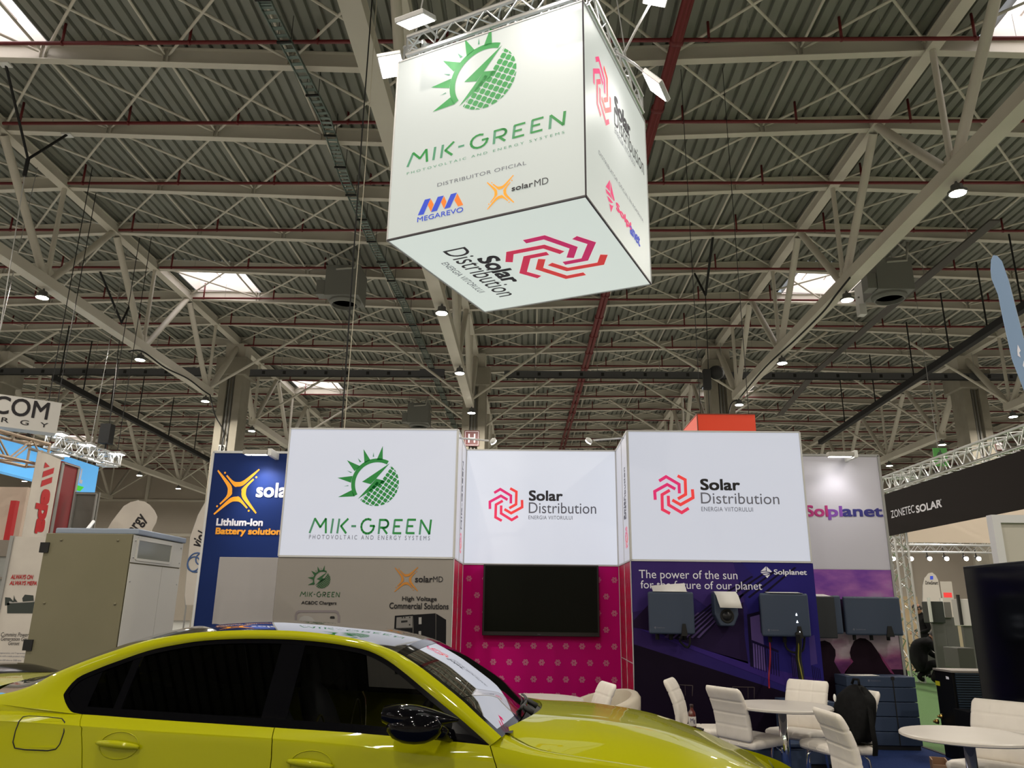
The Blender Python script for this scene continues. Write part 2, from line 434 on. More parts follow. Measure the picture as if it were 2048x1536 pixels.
def stroke(pts, w):
    out = []
    for (a, b) in zip(pts, pts[1:]):
        dx, dy = b[0]-a[0], b[1]-a[1]; l = hypot(dx, dy) or 1; nx, ny = -dy/l*w/2, dx/l*w/2; ex, ey = dx/l*w*.18, dy/l*w*.18
        out.append([(a[0]-ex+nx, a[1]-ey+ny), (a[0]-ex-nx, a[1]-ey-ny), (b[0]+ex-nx, b[1]+ey-ny), (b[0]+ex+nx, b[1]+ey+ny)])
    return out
def mitred(pts, w):
    """a folded ribbon with mitred corners, one quad per segment"""
    n = len(pts); L = []; R = []
    for i in range(n):
        ds = []
        if i: ds.append((pts[i][0]-pts[i-1][0], pts[i][1]-pts[i-1][1]))
        if i < n-1: ds.append((pts[i+1][0]-pts[i][0], pts[i+1][1]-pts[i][1]))
        ds = [(a/hypot(a, b), b/hypot(a, b)) for a, b in ds]
        tx, ty = sum(a for a, b in ds), sum(b for a, b in ds); l = hypot(tx, ty); tx, ty = tx/l, ty/l
        k = w/2/max(.3, (tx*ds[0][0]+ty*ds[0][1]))
        L.append((pts[i][0]-ty*k, pts[i][1]+tx*k)); R.append((pts[i][0]+ty*k, pts[i][1]-tx*k))
    return [[L[i], R[i], R[i+1], L[i+1]] for i in range(n-1)]
def clip(poly, a, b, c):
    """keep the part of a polygon where a*x+b*y <= c"""
    o = []
    for i in range(len(poly)):
        p, q = poly[i-1], poly[i]; fp, fq = a*p[0]+b*p[1]-c, a*q[0]+b*q[1]-c
        if (fp <= 0) != (fq <= 0):
            t = fp/(fp-fq); o.append((p[0]+(q[0]-p[0])*t, p[1]+(q[1]-p[1])*t))
        if fq <= 0: o.append(q)
    return o
def xf(polys, cx, cy, s, sy=None): return [[(cx+p[0]*s, cy+p[1]*(sy or s)) for p in q] for q in polys]
def z1(pts, cx=1040, cy=620, s=220): return [((x-cx)/s, (cy-y)/s) for x, y in pts]
def sun_logo():
    """half sun of spikes, lightning bolt, half disc of solar cells; the disc has radius 1"""
    ring = []
    A = [64+(211-64)*i/28 for i in range(29)]
    for a, b in zip(A, A[1:]):
        a, b = radians(a), radians(b); r0, r1 = .955, 1.13
        ring.append([(r0*cos(a), r0*sin(a)), (r1*cos(a), r1*sin(a)), (r1*cos(b), r1*sin(b)), (r0*cos(b), r0*sin(b))])
    spikes = [z1(q) for q in ([(1028, 385), (1080, 245), (1088, 385)], [(908, 418), (890, 278), (965, 388)], [(815, 500), (733, 392), (868, 450)], [(788, 615), (652, 568), (800, 548)], [(835, 748), (672, 757), (800, 688)])]
    needles = [z1(q) for q in ([(987, 355), (992, 308), (1000, 355)], [(860, 412), (840, 370), (877, 406)], [(780, 518), (740, 494), (792, 512)], [(764, 640), (720, 651), (766, 648)])]
    bolt = [z1([(1160, 418), (1035, 572), (985, 628), (897, 605)]), z1([(1035, 572), (1130, 595), (865, 775), (990, 628)])]
    cells = []; th = radians(-33); p = .195
    for i in range(-9, 10):
        for j in range(-9, 10):
            u, v = (i+.5*(j % 2)*0)*p, j*p
            h = p*.42; c = .03
            q = [(u-h+c, v-h), (u+h-c, v-h), (u+h, v-h+c), (u+h, v+h-c), (u+h-c, v+h), (u-h+c, v+h), (u-h, v+h-c), (u-h, v-h+c)]
            q = [(a*cos(th)-b*sin(th), a*sin(th)+b*cos(th)) for a, b in q]
            # right of the slanting cut through (.66,.86) and (-.73,-.82)
            q = clip(q, -1.68, 1.39, 1.39*.86-1.68*.66)
            for m_ in range(24):
                if not q: break
                t = 2*pi*m_/24; q = clip(q, cos(t), sin(t), 1.0)
            if len(q) < 3: continue
            mx, my = sum(a for a, b in q)/len(q), sum(b for a, b in q)/len(q)
            if mx < .48 and my > .10-.02 and (mx-.05)*.7 < .3 and my > .05+.3*(mx) and mx*.78-my*.62 < .12: continue
            cells.append(q)
    return ring, spikes, needles, bolt, cells
SUN = sun_logo()
def wordmark():
    """the thin wide capitals: (dark strokes, pale strokes) with width 1"""
    s = 1190.0
    def q(*pts): return [((x-385)/s, (1098-y)/s) for x, y in pts]
    arc = lambda cx, cy, r, a, b, n=12: [(cx+r*cos(radians(a+(b-a)*i/n)), cy-r*sin(radians(a+(b-a)*i/n))) for i in range(n+1)]
    dark = [q((428, 974), (487, 1048), (536, 974), (546, 1096)), q((755, 974), (690, 1036), (744, 1096)), q(*arc(952, 1036, 62, 62, 358), (1018, 1032), (976, 1032)),
            q((1068, 980), (1120, 980), *arc(1120, 1013, 33, 90, -90), (1080, 1046)), q((1102, 1048), (1145, 1096)),
            q((1216, 980), (1290, 980)), q((1216, 1034), (1266, 1034)), q((1210, 1092), (1282, 1092)), q((1345, 976), (1420, 976)), q((1345, 1031), (1396, 1031)), q((1338, 1090), (1412, 1090)),
            q((1474, 978), (1560, 1096), (1571, 976))]
    pale = [q((387, 1096), (428, 974)), q((597, 1096), (607, 976)), q((658, 1096), (669, 976)), q((795, 1036), (835, 1036)), q((1064, 1098), (1070, 976)), q((1206, 1096), (1216, 980)), q((1335, 1092), (1345, 976)), q((1466, 1098), (1474, 978))]
    w = 19/s
    f = lambda L: [p for pts in L for p in stroke(pts, w)]
    return f(dark), f(pale)
WORD = wordmark()
def swirl():
    arm = [(-.70, .67), (-.345, .89), (.28, .515), (.28, .06)]
    out = []
    for k in range(6):
        t = radians(60*k); out.append(mitred([(a*cos(t)-b*sin(t), a*sin(t)+b*cos(t)) for a, b in arm], .15))
    return out
SWIRL = swirl()
def star():
    """four bowed strokes; long arms reach 1"""
    def bow(k):
        up = [(-.575, .80), (-.25, .52), (0, .46), (.30, .55), (.98, 1.10)]; lo = [(1.04, 1.06), (.42, .42), (.2, .27), (0, .24), (-.18, .27), (-.63, .75)]
        def sm(P):
            o = []
            for i in range(len(P)-1):
                p0, p1, p2, p3 = P[max(i-1, 0)], P[i], P[i+1], P[min(i+2, len(P)-1)]
                for j in range(5):
                    t = j/5; o.append(tuple(.5*(2*p1[a]+(p2[a]-p0[a])*t+(2*p0[a]-5*p1[a]+4*p2[a]-p3[a])*t*t+(3*p1[a]-p0[a]-3*p2[a]+p3[a])*t**3) for a in (0, 1)))
            return o+[P[-1]]
        U, Lw = sm(up), sm(lo)[::-1]
        quads = [[Lw[int(i*(len(Lw)-1)/24)], Lw[int((i+1)*(len(Lw)-1)/24)], U[int((i+1)*(len(U)-1)/24)], U[int(i*(len(U)-1)/24)]] for i in range(24)]
        quads = [[p for n_, p in enumerate(q) if p not in q[:n_]] for q in quads]; quads = [q for q in quads if len(q) > 2]
        quads.append([(-.70+.05*cos(2*pi*i/10), .90+.05*sin(2*pi*i/10)) for i in range(10)])
        t = radians(90*k)
        return [[(a*cos(t)-b*sin(t), a*sin(t)+b*cos(t)) for a, b in q] for q in quads]
    return [p for k in range(4) for p in bow(k)]
STAR = star()
def gem():
    """cut diamond mark of the inverter maker, about 1 wide each way"""
    return [[(-.95, .15), (.0, 1.0), (-.05, .25)], [(.12, .98), (1.0, .1), (.75, .0), (.08, .18)], [(-1.0, .0), (-.1, .12), (.55, -.05), (-.1, -.08), (-.8, -.18)], [(-.7, -.3), (-.1, -.22), (.62, -.2), (.1, -.42), (-.35, -.5)], [(-.25, -.6), (.3, -.5), (.65, -.35), (.1, -1.0)]]
GEM = gem()
def sun_mark(parent, pl, cx, cy, s, m1=GREEN, m2=PALEG, d=.004):
    ring, sp, ne, bo, ce = SUN
    MB().flat(xf(ring+sp+bo, cx, cy, s), *pl.k, d).build('sun_emblem', m1, parent)
    MB().flat(xf(ce, cx, cy, s), *pl.k, d).build('solar_cell_emblem', m1, parent)
    MB().flat(xf(ne, cx, cy, s), *pl.k, d).build('ray_emblem', m2, parent)
def word_mark(parent, pl, x0, x1, z0, z1=None, m1=GREEN, m2=PALEG, d=.004):
    s = x1-x0; sy = (z1-z0)/.106 if z1 else s
    MB().flat(xf(WORD[0], x0, z0, s, sy), *pl.k, d).build('lettering', m1, parent)
    MB().flat(xf(WORD[1], x0, z0, s, sy), *pl.k, d-.001).build('lettering', m2, parent)
def swirl_mark(parent, pl, cx, cy, s, sy=None, rot=0, ms=None, d=.004):
    mb = MB(); ms = ms or [MAG, MID, REDI]
    idx = [0, 0, 1, 1, 2, 2]
    for k, arm in enumerate(SWIRL):
        mb.cur = idx[k] if len(ms) == 3 else 0
        if rot: arm = [[(a*cos(rot)-b*sin(rot), a*sin(rot)+b*cos(rot)) for a, b in q] for q in arm]
        mb.flat(xf(arm, cx, cy, s, sy), *pl.k, d)
    return mb.build('swirl_emblem', ms, parent)
def words(parent, pl, txt, x0, x1, z0, z1, m, d=.004, **k):
    return put_text(MB(), txt, *pl.k, x0, x1, z0, z1, d, **k).build('lettering', m, parent)
def words_px(parent, pl, txt, bl, tr, m, d=.004, **k):
    a, b = pl.px(*bl); c, e = pl.px(*tr); return words(parent, pl, txt, a, c, b, e, m, d, **k)
def poly_px(parent, pl, polys, m, d=.004, name='emblem'):
    return MB().flat([[pl.px(*p) for p in q] for q in polys], *pl.k, d).build(name, m, parent)

# ================================================================ the hanging cube
LB = lambda name, c, e: mat(name, (.30, .30, .31), .45, em=e, emcol=c, spec=.3)
CUBEM = LB('cube_fabric', srgb(207, 218, 208), .55); CUBEB = LB('cube_bottom_fabric', srgb(212, 222, 213), .84)
a_ = radians(-24.25); CS = 2.0; CZ = 4.85; cx_, cy_ = -.049, 7.097
ux, uy = V((cos(a_), sin(a_), 0)), V((-sin(a_), cos(a_), 0)); cc = V((cx_, cy_, CZ))
cube = thing('hanging_sign_cube', 'big white illuminated cube hanging from the roof above the booth, logos on its sides', 'hanging sign', cc)
h = CS/2
fA = Plane(cc-ux*h-uy*h, ux, (0, 0, 1)); fB = Plane(cc+ux*h-uy*h, uy, (0, 0, 1)); fBot = Plane(cc+ux*(-h)+uy*(-h), uy, ux); fC = Plane(cc+ux*h+uy*h, -ux, (0, 0, 1)); fD = Plane(cc-ux*h+uy*h, -uy, (0, 0, 1))
faces = {}
for nm, pl in (('front_face', fA), ('side_face', fB), ('back_face', fC), ('far_side_face', fD), ('bottom_face', fBot)):
    faces[nm] = MB().add([pl.P(.008, .008), pl.P(CS-.008, .008), pl.P(CS-.008, CS-.008), pl.P(.008, CS-.008)], [(0, 1, 2, 3)]).build(nm, CUBEB if nm == 'bottom_face' else CUBEM, cube)
KEDER = mat('dark_keder_edge', (.05, .042, .05), .5); PALEEDGE = mat('pale_keder_edge', (.5, .5, .5), .5)
m2 = MB(); m3 = MB()
for q, dark in (((-h, -h), True), ((h, -h), True), ((h, h), False), ((-h, h), False)):
    p = cc+ux*q[0]+uy*q[1]; (m2 if q == (h, -h) else m3).bar(p, p+V((0, 0, CS)), .014)
for p, q, dark in (((-h, -h), (h, -h), 1), ((h, -h), (h, h), 1), ((h, h), (-h, h), 0), ((-h, h), (-h, -h), 0)):
    A, B = cc+ux*p[0]+uy*p[1], cc+ux*q[0]+uy*q[1]; (m2 if dark else m3).bar(A, B, .016)
    m3.bar(A+V((0, 0, CS)), B+V((0, 0, CS)), .016)
m2.build('edge_seam', KEDER, cube); m3.build('edge_profile', PALEEDGE, cube)
# front face print
ff = faces['front_face']
c1 = fA.px(964, 163); r1 = fA.px(964+72, 163)[0]-c1[0]
c1 = fA.px(969, 156); sun_mark(ff, fA, c1[0], c1[1], .335)
p, q = fA.px(815, 335), fA.px(1131, 222); word_mark(ff, fA, p[0], q[0], p[1]+.005, q[1])
words_px(ff, fA, 'PHOTOVOLTAIC AND ENERGY SYSTEMS', (814, 350), (1129, 262), PALEG, spacing=1.55)
words_px(ff, fA, 'DISTRIBUITOR OFICIAL', (875, 374), (1053, 322), GREYT, spacing=1.08)
T3 = lambda L: [[(760+x/3.657, 380+y/3.657) for x, y in q] for q in L]
poly_px(ff, fA, T3([[(278, 187), (330, 72), (372, 62), (320, 180)], [(375, 163), (424, 52), (468, 42), (418, 153)], [(472, 140), (520, 32), (564, 20), (514, 129)]]), BLUEI)
poly_px(ff, fA, T3([[(373, 66), (395, 106), (374, 162), (350, 110)], [(470, 46), (488, 88), (470, 138), (447, 90)], [(567, 26), (610, 110), (572, 121), (545, 76)]]), ORI)
words_px(ff, fA, 'MEGAREVO', (835, 445), (927, 414), BLUEI, bold=.004)
p = fA.px(1001, 385); e = fA.px(1027, 378)[0]-p[0]
MB().flat(xf(STAR, p[0], p[1], e*.98, e*1.02), *fA.k, .004).build('star_emblem', ORANGE, ff)
words_px(ff, fA, 'solar', (1024, 383), (1066, 363), DARK, bold=.02); words_px(ff, fA, 'MD', (1069, 374), (1097, 354), DARK)
# side face print
ff = faces['side_face']; Z6 = lambda x, y: (1150+x/3.412, 50+y/3.412)
p = fB.px(*Z6(185, 450)); r_ = (fB.px(*Z6(246, 560))[0]-fB.px(*Z6(124, 400))[0])/2
swirl_mark(ff, fB, p[0], p[1], r_*.98, .33)
words_px(ff, fB, 'Solar', Z6(270, 590), Z6(370, 668), DARK, bold=.026); words_px(ff, fB, 'Distribution', Z6(268, 678), Z6(465, 920), DARK)
words_px(ff, fB, 'ENERGIA VIITORULUI', Z6(270, 735), Z6(408, 935), GREYT, spacing=1.1)
words_px(ff, fB, 'DISTRIBUITOR OFICIAL ÎN ROMÂNIA', Z6(160, 880), Z6(463, 1320), GREYT, spacing=1.1)
p = fB.px(*Z6(238, 1165)); q = fB.px(*Z6(272, 1200)); MB().flat(xf(GEM, p[0], p[1], .135, .165), *fB.k, .004).build('gem_emblem', MAG, ff)
words_px(ff, fB, 'Solpl', Z6(280, 1275), Z6(378, 1352), MAG, bold=.018); words_px(ff, fB, 'anet', Z6(374, 1420), Z6(438, 1452), BLUEI, bold=.018)
# bottom face print
ff = faces['bottom_face']; Z3 = lambda x, y: (760+x/3.657, 380+y/3.657)
p = fBot.px(*Z3(1287, 498)); swirl_mark(ff, fBot, p[0], p[1], .49)
q = [fBot.px(*Z3(x, y)) for x, y in ((733, 497), (985, 665), (455, 440), (930, 772), (446, 527), (740, 748))]
b0 = fBot.px(*Z3(728, 520))[1]
words(ff, fBot, 'Solar', q[0][0], q[1][0]+.0, b0, b0+.21, DARK, bold=.026)
b1 = fBot.px(*Z3(456, 448))[1]
words(ff, fBot, 'Distribution', q[2][0]+.02, q[3][0], b1, b1+.25, DARK)
b2 = fBot.px(*Z3(444, 533))[1]
words(ff, fBot, 'ENERGIA VIITORULUI', q[4][0]+.02, q[5][0], b2-.0, b2+.075, GREYT)
# truss ring above the cube
def box_truss(mb, A, B, w=.22, r=.024, rb=.010, step=.32, up=V((0, 0, 1))):
    A, B = V(A), V(B); n = (B-A).normalized(); x = n.cross(up).normalized(); y = x.cross(n)
    cs = [x*i*w/2+y*j*w/2 for i, j in ((-1, -1), (1, -1), (1, 1), (-1, 1))]
    for c in cs: mb.tube([A+c, B+c], r, 8)
    k = max(2, int((B-A).length/step)); L = (B-A).length
    for f in range(4):
        a, b = cs[f], cs[(f+1) % 4]
        for i in range(k):
            t0, t1, tm = L*i/k, L*(i+1)/k, L*(i+.5)/k
            mb.tube([A+n*t0+a, A+n*tm+b, A+n*t1+a], rb, 5, False)
    for e in (A, B):
        for f in range(4): mb.tube([e+cs[f], e+cs[(f+1) % 4]], rb*1.3, 5)
tz = CZ+CS+.16; hh = h-.10
cor = [cc+ux*i*hh+uy*j*hh for i, j in ((-1, -1), (1, -1), (1, 1), (-1, 1))]
cor = [V((p.x, p.y, tz)) for p in cor]
for i in range(4):
    m2 = MB(); box_truss(m2, cor[i]+(cor[(i+1) % 4]-cor[i]).normalized()*.0, cor[(i+1) % 4]); m2.build('truss_beam', ALU, cube, .6)
m2 = MB()
for i in range(4):
    for t in (.25, .75):
        p = cor[i]+(cor[(i+1) % 4]-cor[i])*t; m2.tube([p-V((0, 0, .09)), p-V((0, 0, .17))], .02, 6)
m2.build('clamp', GREY, cube)
WCABLE = mat('white_cable', (.6, .58, .5), .5)
rnd = random.Random(3)
for i in range(14):
    s_ = rnd.choice((0, 0, 3)); t = rnd.uniform(.05, .8); A = cor[s_]+(cor[(s_+1) % 4]-cor[s_])*t; B = cor[s_]+(cor[(s_+1) % 4]-cor[s_])*min(1, t+rnd.uniform(.1, .4))
    md = (A+B)/2+V((rnd.uniform(-.12, .12), rnd.uniform(-.12, .12), rnd.uniform(.1, .35)))
    P = [A*(1-u)**2+md*2*u*(1-u)+B*u*u+V((0, 0, .12)) for u in [j/8 for j in range(9)]]
    MB().tube(P, .011, 5).build('cable', WCABLE if i % 4 else MATTBLACK, cube, True)
# suspension of the cube
for j, p in enumerate(cor):
    hk = V((p.x*.35+cx_*.65, p.y*.35+cy_*.65, ZP+fold(p.x)+.1))
    MB().tube([p+V((0, 0, .1)), hk], .008, 5).build('wire', GREY, cube)
# floodlights on the ring
FLOODM = mat('floodlight_lens', (1, .98, .9), .4, em=26, emcol=(1, .97, .9)); FLB = mat('floodlight_body', (.6, .6, .6), .4, .3)
def flood(label, c, aim, size=.235, power=60, arm=None, bounce=True):
    o = thing('floodlight', label, 'floodlight', c, 'LED floodlights on the truss ring of the cube')
    c = V(c); n = (V(aim)-c).normalized(); x, y = frame(n)
    if abs(n.z) < .95: x = n.cross(V((0, 0, 1))).normalized(); y = x.cross(n)
    def bx(w_, h_, d0, d1): return [c+x*i*w_/2+y*j*h_/2+n*d for d in (d0, d1) for i, j in ((-1, -1), (1, -1), (1, 1), (-1, 1))]
    F = [(3, 2, 1, 0), (4, 5, 6, 7), (0, 1, 5, 4), (1, 2, 6, 5), (2, 3, 7, 6), (3, 0, 4, 7)]
    MB().add(bx(size*1.35, size*1.1, -.05, 0), F).build('housing', FLB, o, bevel=.008)
    q = bx(size*1.22, size*.97, .003, .004); MB().add(q[4:], [(0, 1, 2, 3)]).build('lens', FLOODM, o)
    if arm is not None: MB().tube([c-n*.05, (c-n*.05+V(arm))/2+V((0, 0, .02)), arm], .014, 6).build('bracket', FLB, o, True)
    l = bpy.data.lights.new('floodlight_beam', 'SPOT'); l.energy = power; l.spot_size = radians(95); l.spot_blend = .8; l.shadow_soft_size = .07; l.color = (1, .97, .92)
    lo = bpy.data.objects.new('floodlight_beam', l); C.objects.link(lo); lo.location = c+n*.03; lo.rotation_euler = n.to_track_quat('-Z', 'Y').to_euler()
    lo.parent = o; lo.matrix_parent_inverse = WORLD(o).inverted(); return o
top = CZ+CS
def onface(pl, a, out, up): return pl.P(a, CS+up, out)
def onpx(pl, px, out):
    q = Plane(pl.P(0, 0, out), pl.U, pl.W); a, b = q.px(*px); return q.P(a, b), a
for lab, pl, px, out in (('bright floodlight above the left end of the cube front', fA, (832, 44), .36), ('bright floodlight above the right end of the cube front', fA, (1075, -42), .36),
                         ('bright floodlight beside the right side of the cube, farther one', fB, (1309, 174), .40), ('bright floodlight above the right side of the cube, nearer one', fB, (1312, -8), .40)):
    c, a = onpx(pl, px, out); flood(lab, c, pl.P(a, CS-.75, .0), arm=pl.P(a, CS+.18, -.03), power=3.6)
c, a = onpx(fD, (783, 133), .25); flood('half-hidden floodlight at the left side of the cube', c, fD.P(a, CS-.8, 0), arm=fD.P(a, CS+.18, -.03), power=3.6)

# ================================================================ the booth
YF1, YB1, ZM, ZT = 8.913, 10.114, 2.052, 3.549
XA, XB, XC_, XD = -2.873, -.8625, 1.1375, 3.163
BOXW = LB('lightbox_fabric', srgb(206, 211, 226), .69); BOXW2 = LB('bright_lightbox_fabric', srgb(224, 229, 242), .71)
SIDEW = LB('side_lightbox_fabric', srgb(206, 206, 216), .56)
PROF = mat('white_frame_profile', (.62, .62, .61), .4, em=.05)  # faint lightbox glow put into the colour, the profile itself is no lamp
GREYWALL = noise_mat('grey_print', (.30, .275, .25), (.315, .29, .262), .8, .55)
PINK = noise_mat('magenta_print', (.60, .002, .20), (.64, .003, .22), .7, .55, spec=.12); CORAL = mat('coral_print', srgb(214, 24, 72), .5)
NAVY = noise_mat('navy_print', (.010, .026, .125), (.012, .03, .14), .6, .55, spec=.12)
FP, BP = wallplane(YF1), wallplane(YB1)
def rect(pl, a0, b0, a1, b1, d=0): return [pl.P(a0, b0, d), pl.P(a1, b0, d), pl.P(a1, b1, d), pl.P(a0, b1, d)]
def rim(mb, pl, a0, b0, a1, b1, w=.018, d=.006):
    for p, q in (((a0, b0), (a1, b0)), ((a1, b0), (a1, b1)), ((a1, b1), (a0, b1)), ((a0, b1), (a0, b0))):
        mb.bar(pl.P(*p, d/2), pl.P(*q, d/2), w, d+.012)
def tower(name, label, x0, x1, inner, lower):
    o = thing(name, label, 'exhibition wall', ((x0+x1)/2, YB1-.5, 0))
    MB().box((x0+.01, YF1+.012, 0), (x1-.01, YB1-.012, ZM-.005)).box((x0+.01, YF1+.012, ZM), (x1-.01, YB1-.012, ZT-.01)).build('core', WHITE, o)
    f = MB().add(rect(FP, x0+.012, ZM+.012, x1-.012, ZT-.012), [(0, 1, 2, 3)]).build('lightbox_front', BOXW, o)
    l = MB().add(rect(FP, x0+.005, 0, x1-.005, ZM-.012), [(0, 1, 2, 3)]).build('print_panel', lower, o)
    m2 = MB(); rim(m2, FP, x0+.006, ZM, x1-.006, ZT-.006)
    X = x1 if inner > 0 else x0
    sp = Plane((X, YF1 if inner > 0 else YB1, 0), (0, 1 if inner > 0 else -1, 0), (0, 0, 1)); Ls = YB1-YF1
    s = MB().add(rect(sp, .012, ZM+.01, Ls-.012, ZT-.012), [(0, 1, 2, 3)]).build('lightbox_side', SIDEW, o)
    c = MB().add(rect(sp, .012, 0, Ls-.012, ZM-.01), [(0, 1, 2, 3)]).build('side_print_panel', CORAL, o)
    X2 = x0 if inner > 0 else x1; sp2 = Plane((X2, YB1 if inner > 0 else YF1, 0), (0, -1 if inner > 0 else 1, 0), (0, 0, 1))
    MB().add(rect(sp2, .01, 0, Ls-.01, ZT-.01), [(0, 1, 2, 3)]).build('outer_side', WHITE, o)
    rim(m2, sp, .006, ZM, Ls-.006, ZT-.006, .014); m2.bar(sp.P(Ls/2, 0, .002), sp.P(Ls/2, ZT, .002), .007, .008); m2.bar(sp.P(.004, 0, .002), sp.P(.004, ZM, .002), .008, .008); m2.bar(sp.P(Ls-.012, 0, .003), sp.P(Ls-.012, ZM, .003), .014, .010)
    m2.bar(sp.P(0, .95, .002), sp.P(Ls, .95, .002), .008, .008)
    m2.build('frame_profile', PROF, o)
    # dashes on the side panel
    P = []
    for r in range(12):
        for k in range(9):
            u = .09+k*.125; z = 1.98-r*.17-(.045 if k % 2 else 0)
            if .06 < z < 1.93: P.append([(u, z), (u+.022, z), (u+.022, z+.085), (u, z+.085)])
    MB().flat(P, *sp.k, .003).build('pattern_stripe', ink('pale_pink', 240, 120, 150, 0), c)
    # vertical writing on the lit side
    tp = Plane(sp.P(0, 0), sp.W, -sp.U)
    for u, txt in ((.36, 'Solar'), (.27, 'Distribution')) if inner < 0 else ((.80, 'MIK-GREEN'),):
        z0_, z1_ = (2.55, 2.82) if txt == 'Solar' else (2.55, 3.16)
        if inner > 0: z0_, z1_ = 2.45, 3.3
        put_text(MB(), txt, *tp.k, z0_, z1_, -(Ls-u if inner < 0 else u), -(Ls-u if inner < 0 else u)+.10, .004, bold=.01).build('lettering', GREYT, s)
    swirl_mark(s, sp, Ls-.3 if inner < 0 else .76, 2.33 if inner < 0 else 2.28, .13)
    return o, f, l
tL, fL, lL = tower('sign_tower', 'left white lightbox tower with a green half-sun logo and a grey panel below', XA, XB, 1, GREYWALL)
# purple print of a house for the right tower
HOUSE = mat('indigo_print', (.05, .022, .16), .55, spec=.12)
N, L, b = nodes(HOUSE)
tc = N.new('ShaderNodeTexCoord'); sx_ = N.new('ShaderNodeSeparateXYZ'); rp = N.new('ShaderNodeValToRGB'); mr = N.new('ShaderNodeMapRange')
mr.inputs[1].default_value = XC_; mr.inputs[2].default_value = XD
L.new(tc.outputs['Object'], sx_.inputs[0])
tR, fR, lR = tower('sign_tower', 'right white lightbox tower with a swirl logo above an indigo house picture', XC_, XD, -1, HOUSE)
# centre wall
wall = thing('sign_wall', 'recessed bright lightbox wall between the two towers, magenta below', 'exhibition wall', ((XB+XC_)/2, YB1, 0))
MB().box((XB+.004, YB1+.006, 0), (XC_-.004, YB1+.12, ZT-.005)).build('core', WHITE, wall)
fW = MB().add(rect(BP, XB+.012, ZM+.012, XC_-.012, ZT-.012), [(0, 1, 2, 3)]).build('lightbox_front', BOXW2, wall)
lW = MB().add(rect(BP, XB+.006, 0, XC_-.006, ZM-.01), [(0, 1, 2, 3)]).build('print_panel', PINK, wall)
m2 = MB(); rim(m2, BP, XB+.008, ZM, XC_-.008, ZT-.008); m2.build('frame_profile', PROF, wall)
# prints: left tower
c = FP.px(753, 967); sun_mark(fL, FP, c[0], c[1], .262)
p, q = FP.px(619, 1066), FP.px(863, 1039); word_mark(fL, FP, p[0], q[0], p[1], q[1])
words_px(fL, FP, 'PHOTOVOLTAIC AND ENERGY SYSTEMS', (618, 1078), (860, 1072), GREYT, spacing=1.6)
W6 = lambda x, y: (540+x/5.251, 1110+y/5.251)
c = FP.px(*W6(548, 260)); sun_mark(lL, FP, c[0], c[1], .094, DGREEN, DGREEN)
p, q = FP.px(*W6(315, 436)), FP.px(*W6(735, 390)); word_mark(lL, FP, p[0], q[0], p[1], q[1], DGREEN, DGREEN)
words_px(lL, FP, 'AC&DC Chargers', W6(330, 526), W6(700, 488), DARKT, bold=.02)
c = FP.px(*W6(1432, 256)); MB().flat(xf(STAR, c[0], c[1], .125, .125), *FP.k, .004).build('star_emblem', ORPR, lL)
words_px(lL, FP, 'solar', W6(1525, 285), W6(1708, 222), DARKT, bold=.02); words_px(lL, FP, 'MD', W6(1712, 284), W6(1818, 226), DARKT)
words_px(lL, FP, 'High Voltage', W6(1388, 492), W6(1752, 440), DARKT, bold=.02); words_px(lL, FP, 'Commercial Solutions', W6(1254, 562), W6(1876, 508), DARKT, bold=.02)
poly_px(lL, FP, [[W6(*p) for p in q] for q in ([(1312, 638), (1508, 625), (1500, 770), (1305, 775)], [(1508, 628), (1740, 612), (1740, 1250), (1500, 1250)], [(1745, 615), (1850, 680), (1845, 1240), (1742, 1250)], [(1312, 778), (1500, 772), (1500, 1250), (1312, 1250)])], mat('black_picture', (.010, .010, .012), .6, spec=.1), name='rack_picture')
poly_px(lL, FP, [[W6(*p) for p in q] for q in ([(1330, 655), (1500, 640), (1496, 762), (1325, 768)],)], mat('grey_picture', (.2, .19, .18), .5), .005, 'rack_picture')
poly_px(lL, FP, [[W6(*p) for p in q] for q in ([(1378, 690), (1445, 685), (1445, 705), (1378, 712)], [(1385, 650), (1397, 650), (1397, 665), (1385, 665)], [(1410, 649), (1423, 649), (1423, 664), (1410, 664)], [(1462, 648), (1475, 648), (1475, 662), (1462, 662)], [(1460, 725), (1475, 725), (1475, 740), (1460, 740)])], MATTBLACK, .006, 'rack_picture')
poly_px(lL, FP, [[W6(*p) for p in q] for q in ([(1562, 655), (1592, 653), (1592, 725), (1562, 727)], [(1562, 800), (1588, 798), (1588, 850), (1562, 852)])], mat('pale_picture', (.35, .34, .33), .5), .006, 'rack_picture')
poly_px(lL, FP, [[W6(*p) for p in q] for q in ([(262, 640), (275, 595), (300, 580), (690, 580), (720, 595), (735, 640), (712, 640), (700, 615), (680, 604), (310, 604), (292, 615), (284, 640)], [(262, 640), (284, 640), (284, 900), (262, 900)], [(712, 640), (735, 640), (735, 900), (712, 900)])], mat('lilac_grey_picture', (.22, .19, .2), .5), name='charger_picture')
poly_px(lL, FP, [[W6(*p) for p in q] for q in ([(632, 650), (640, 643), (672, 643), (680, 650), (680, 668), (632, 668)],)], MATTBLACK, name='charger_picture')
poly_px(lL, FP, [[W6(x, y) for x, y in ((300, 690), (320, 655), (360, 638), (400, 640), (440, 655), (470, 690), (480, 800), (300, 800))]], mat('pale_picture', (.35, .34, .33), .5), name='charger_picture')
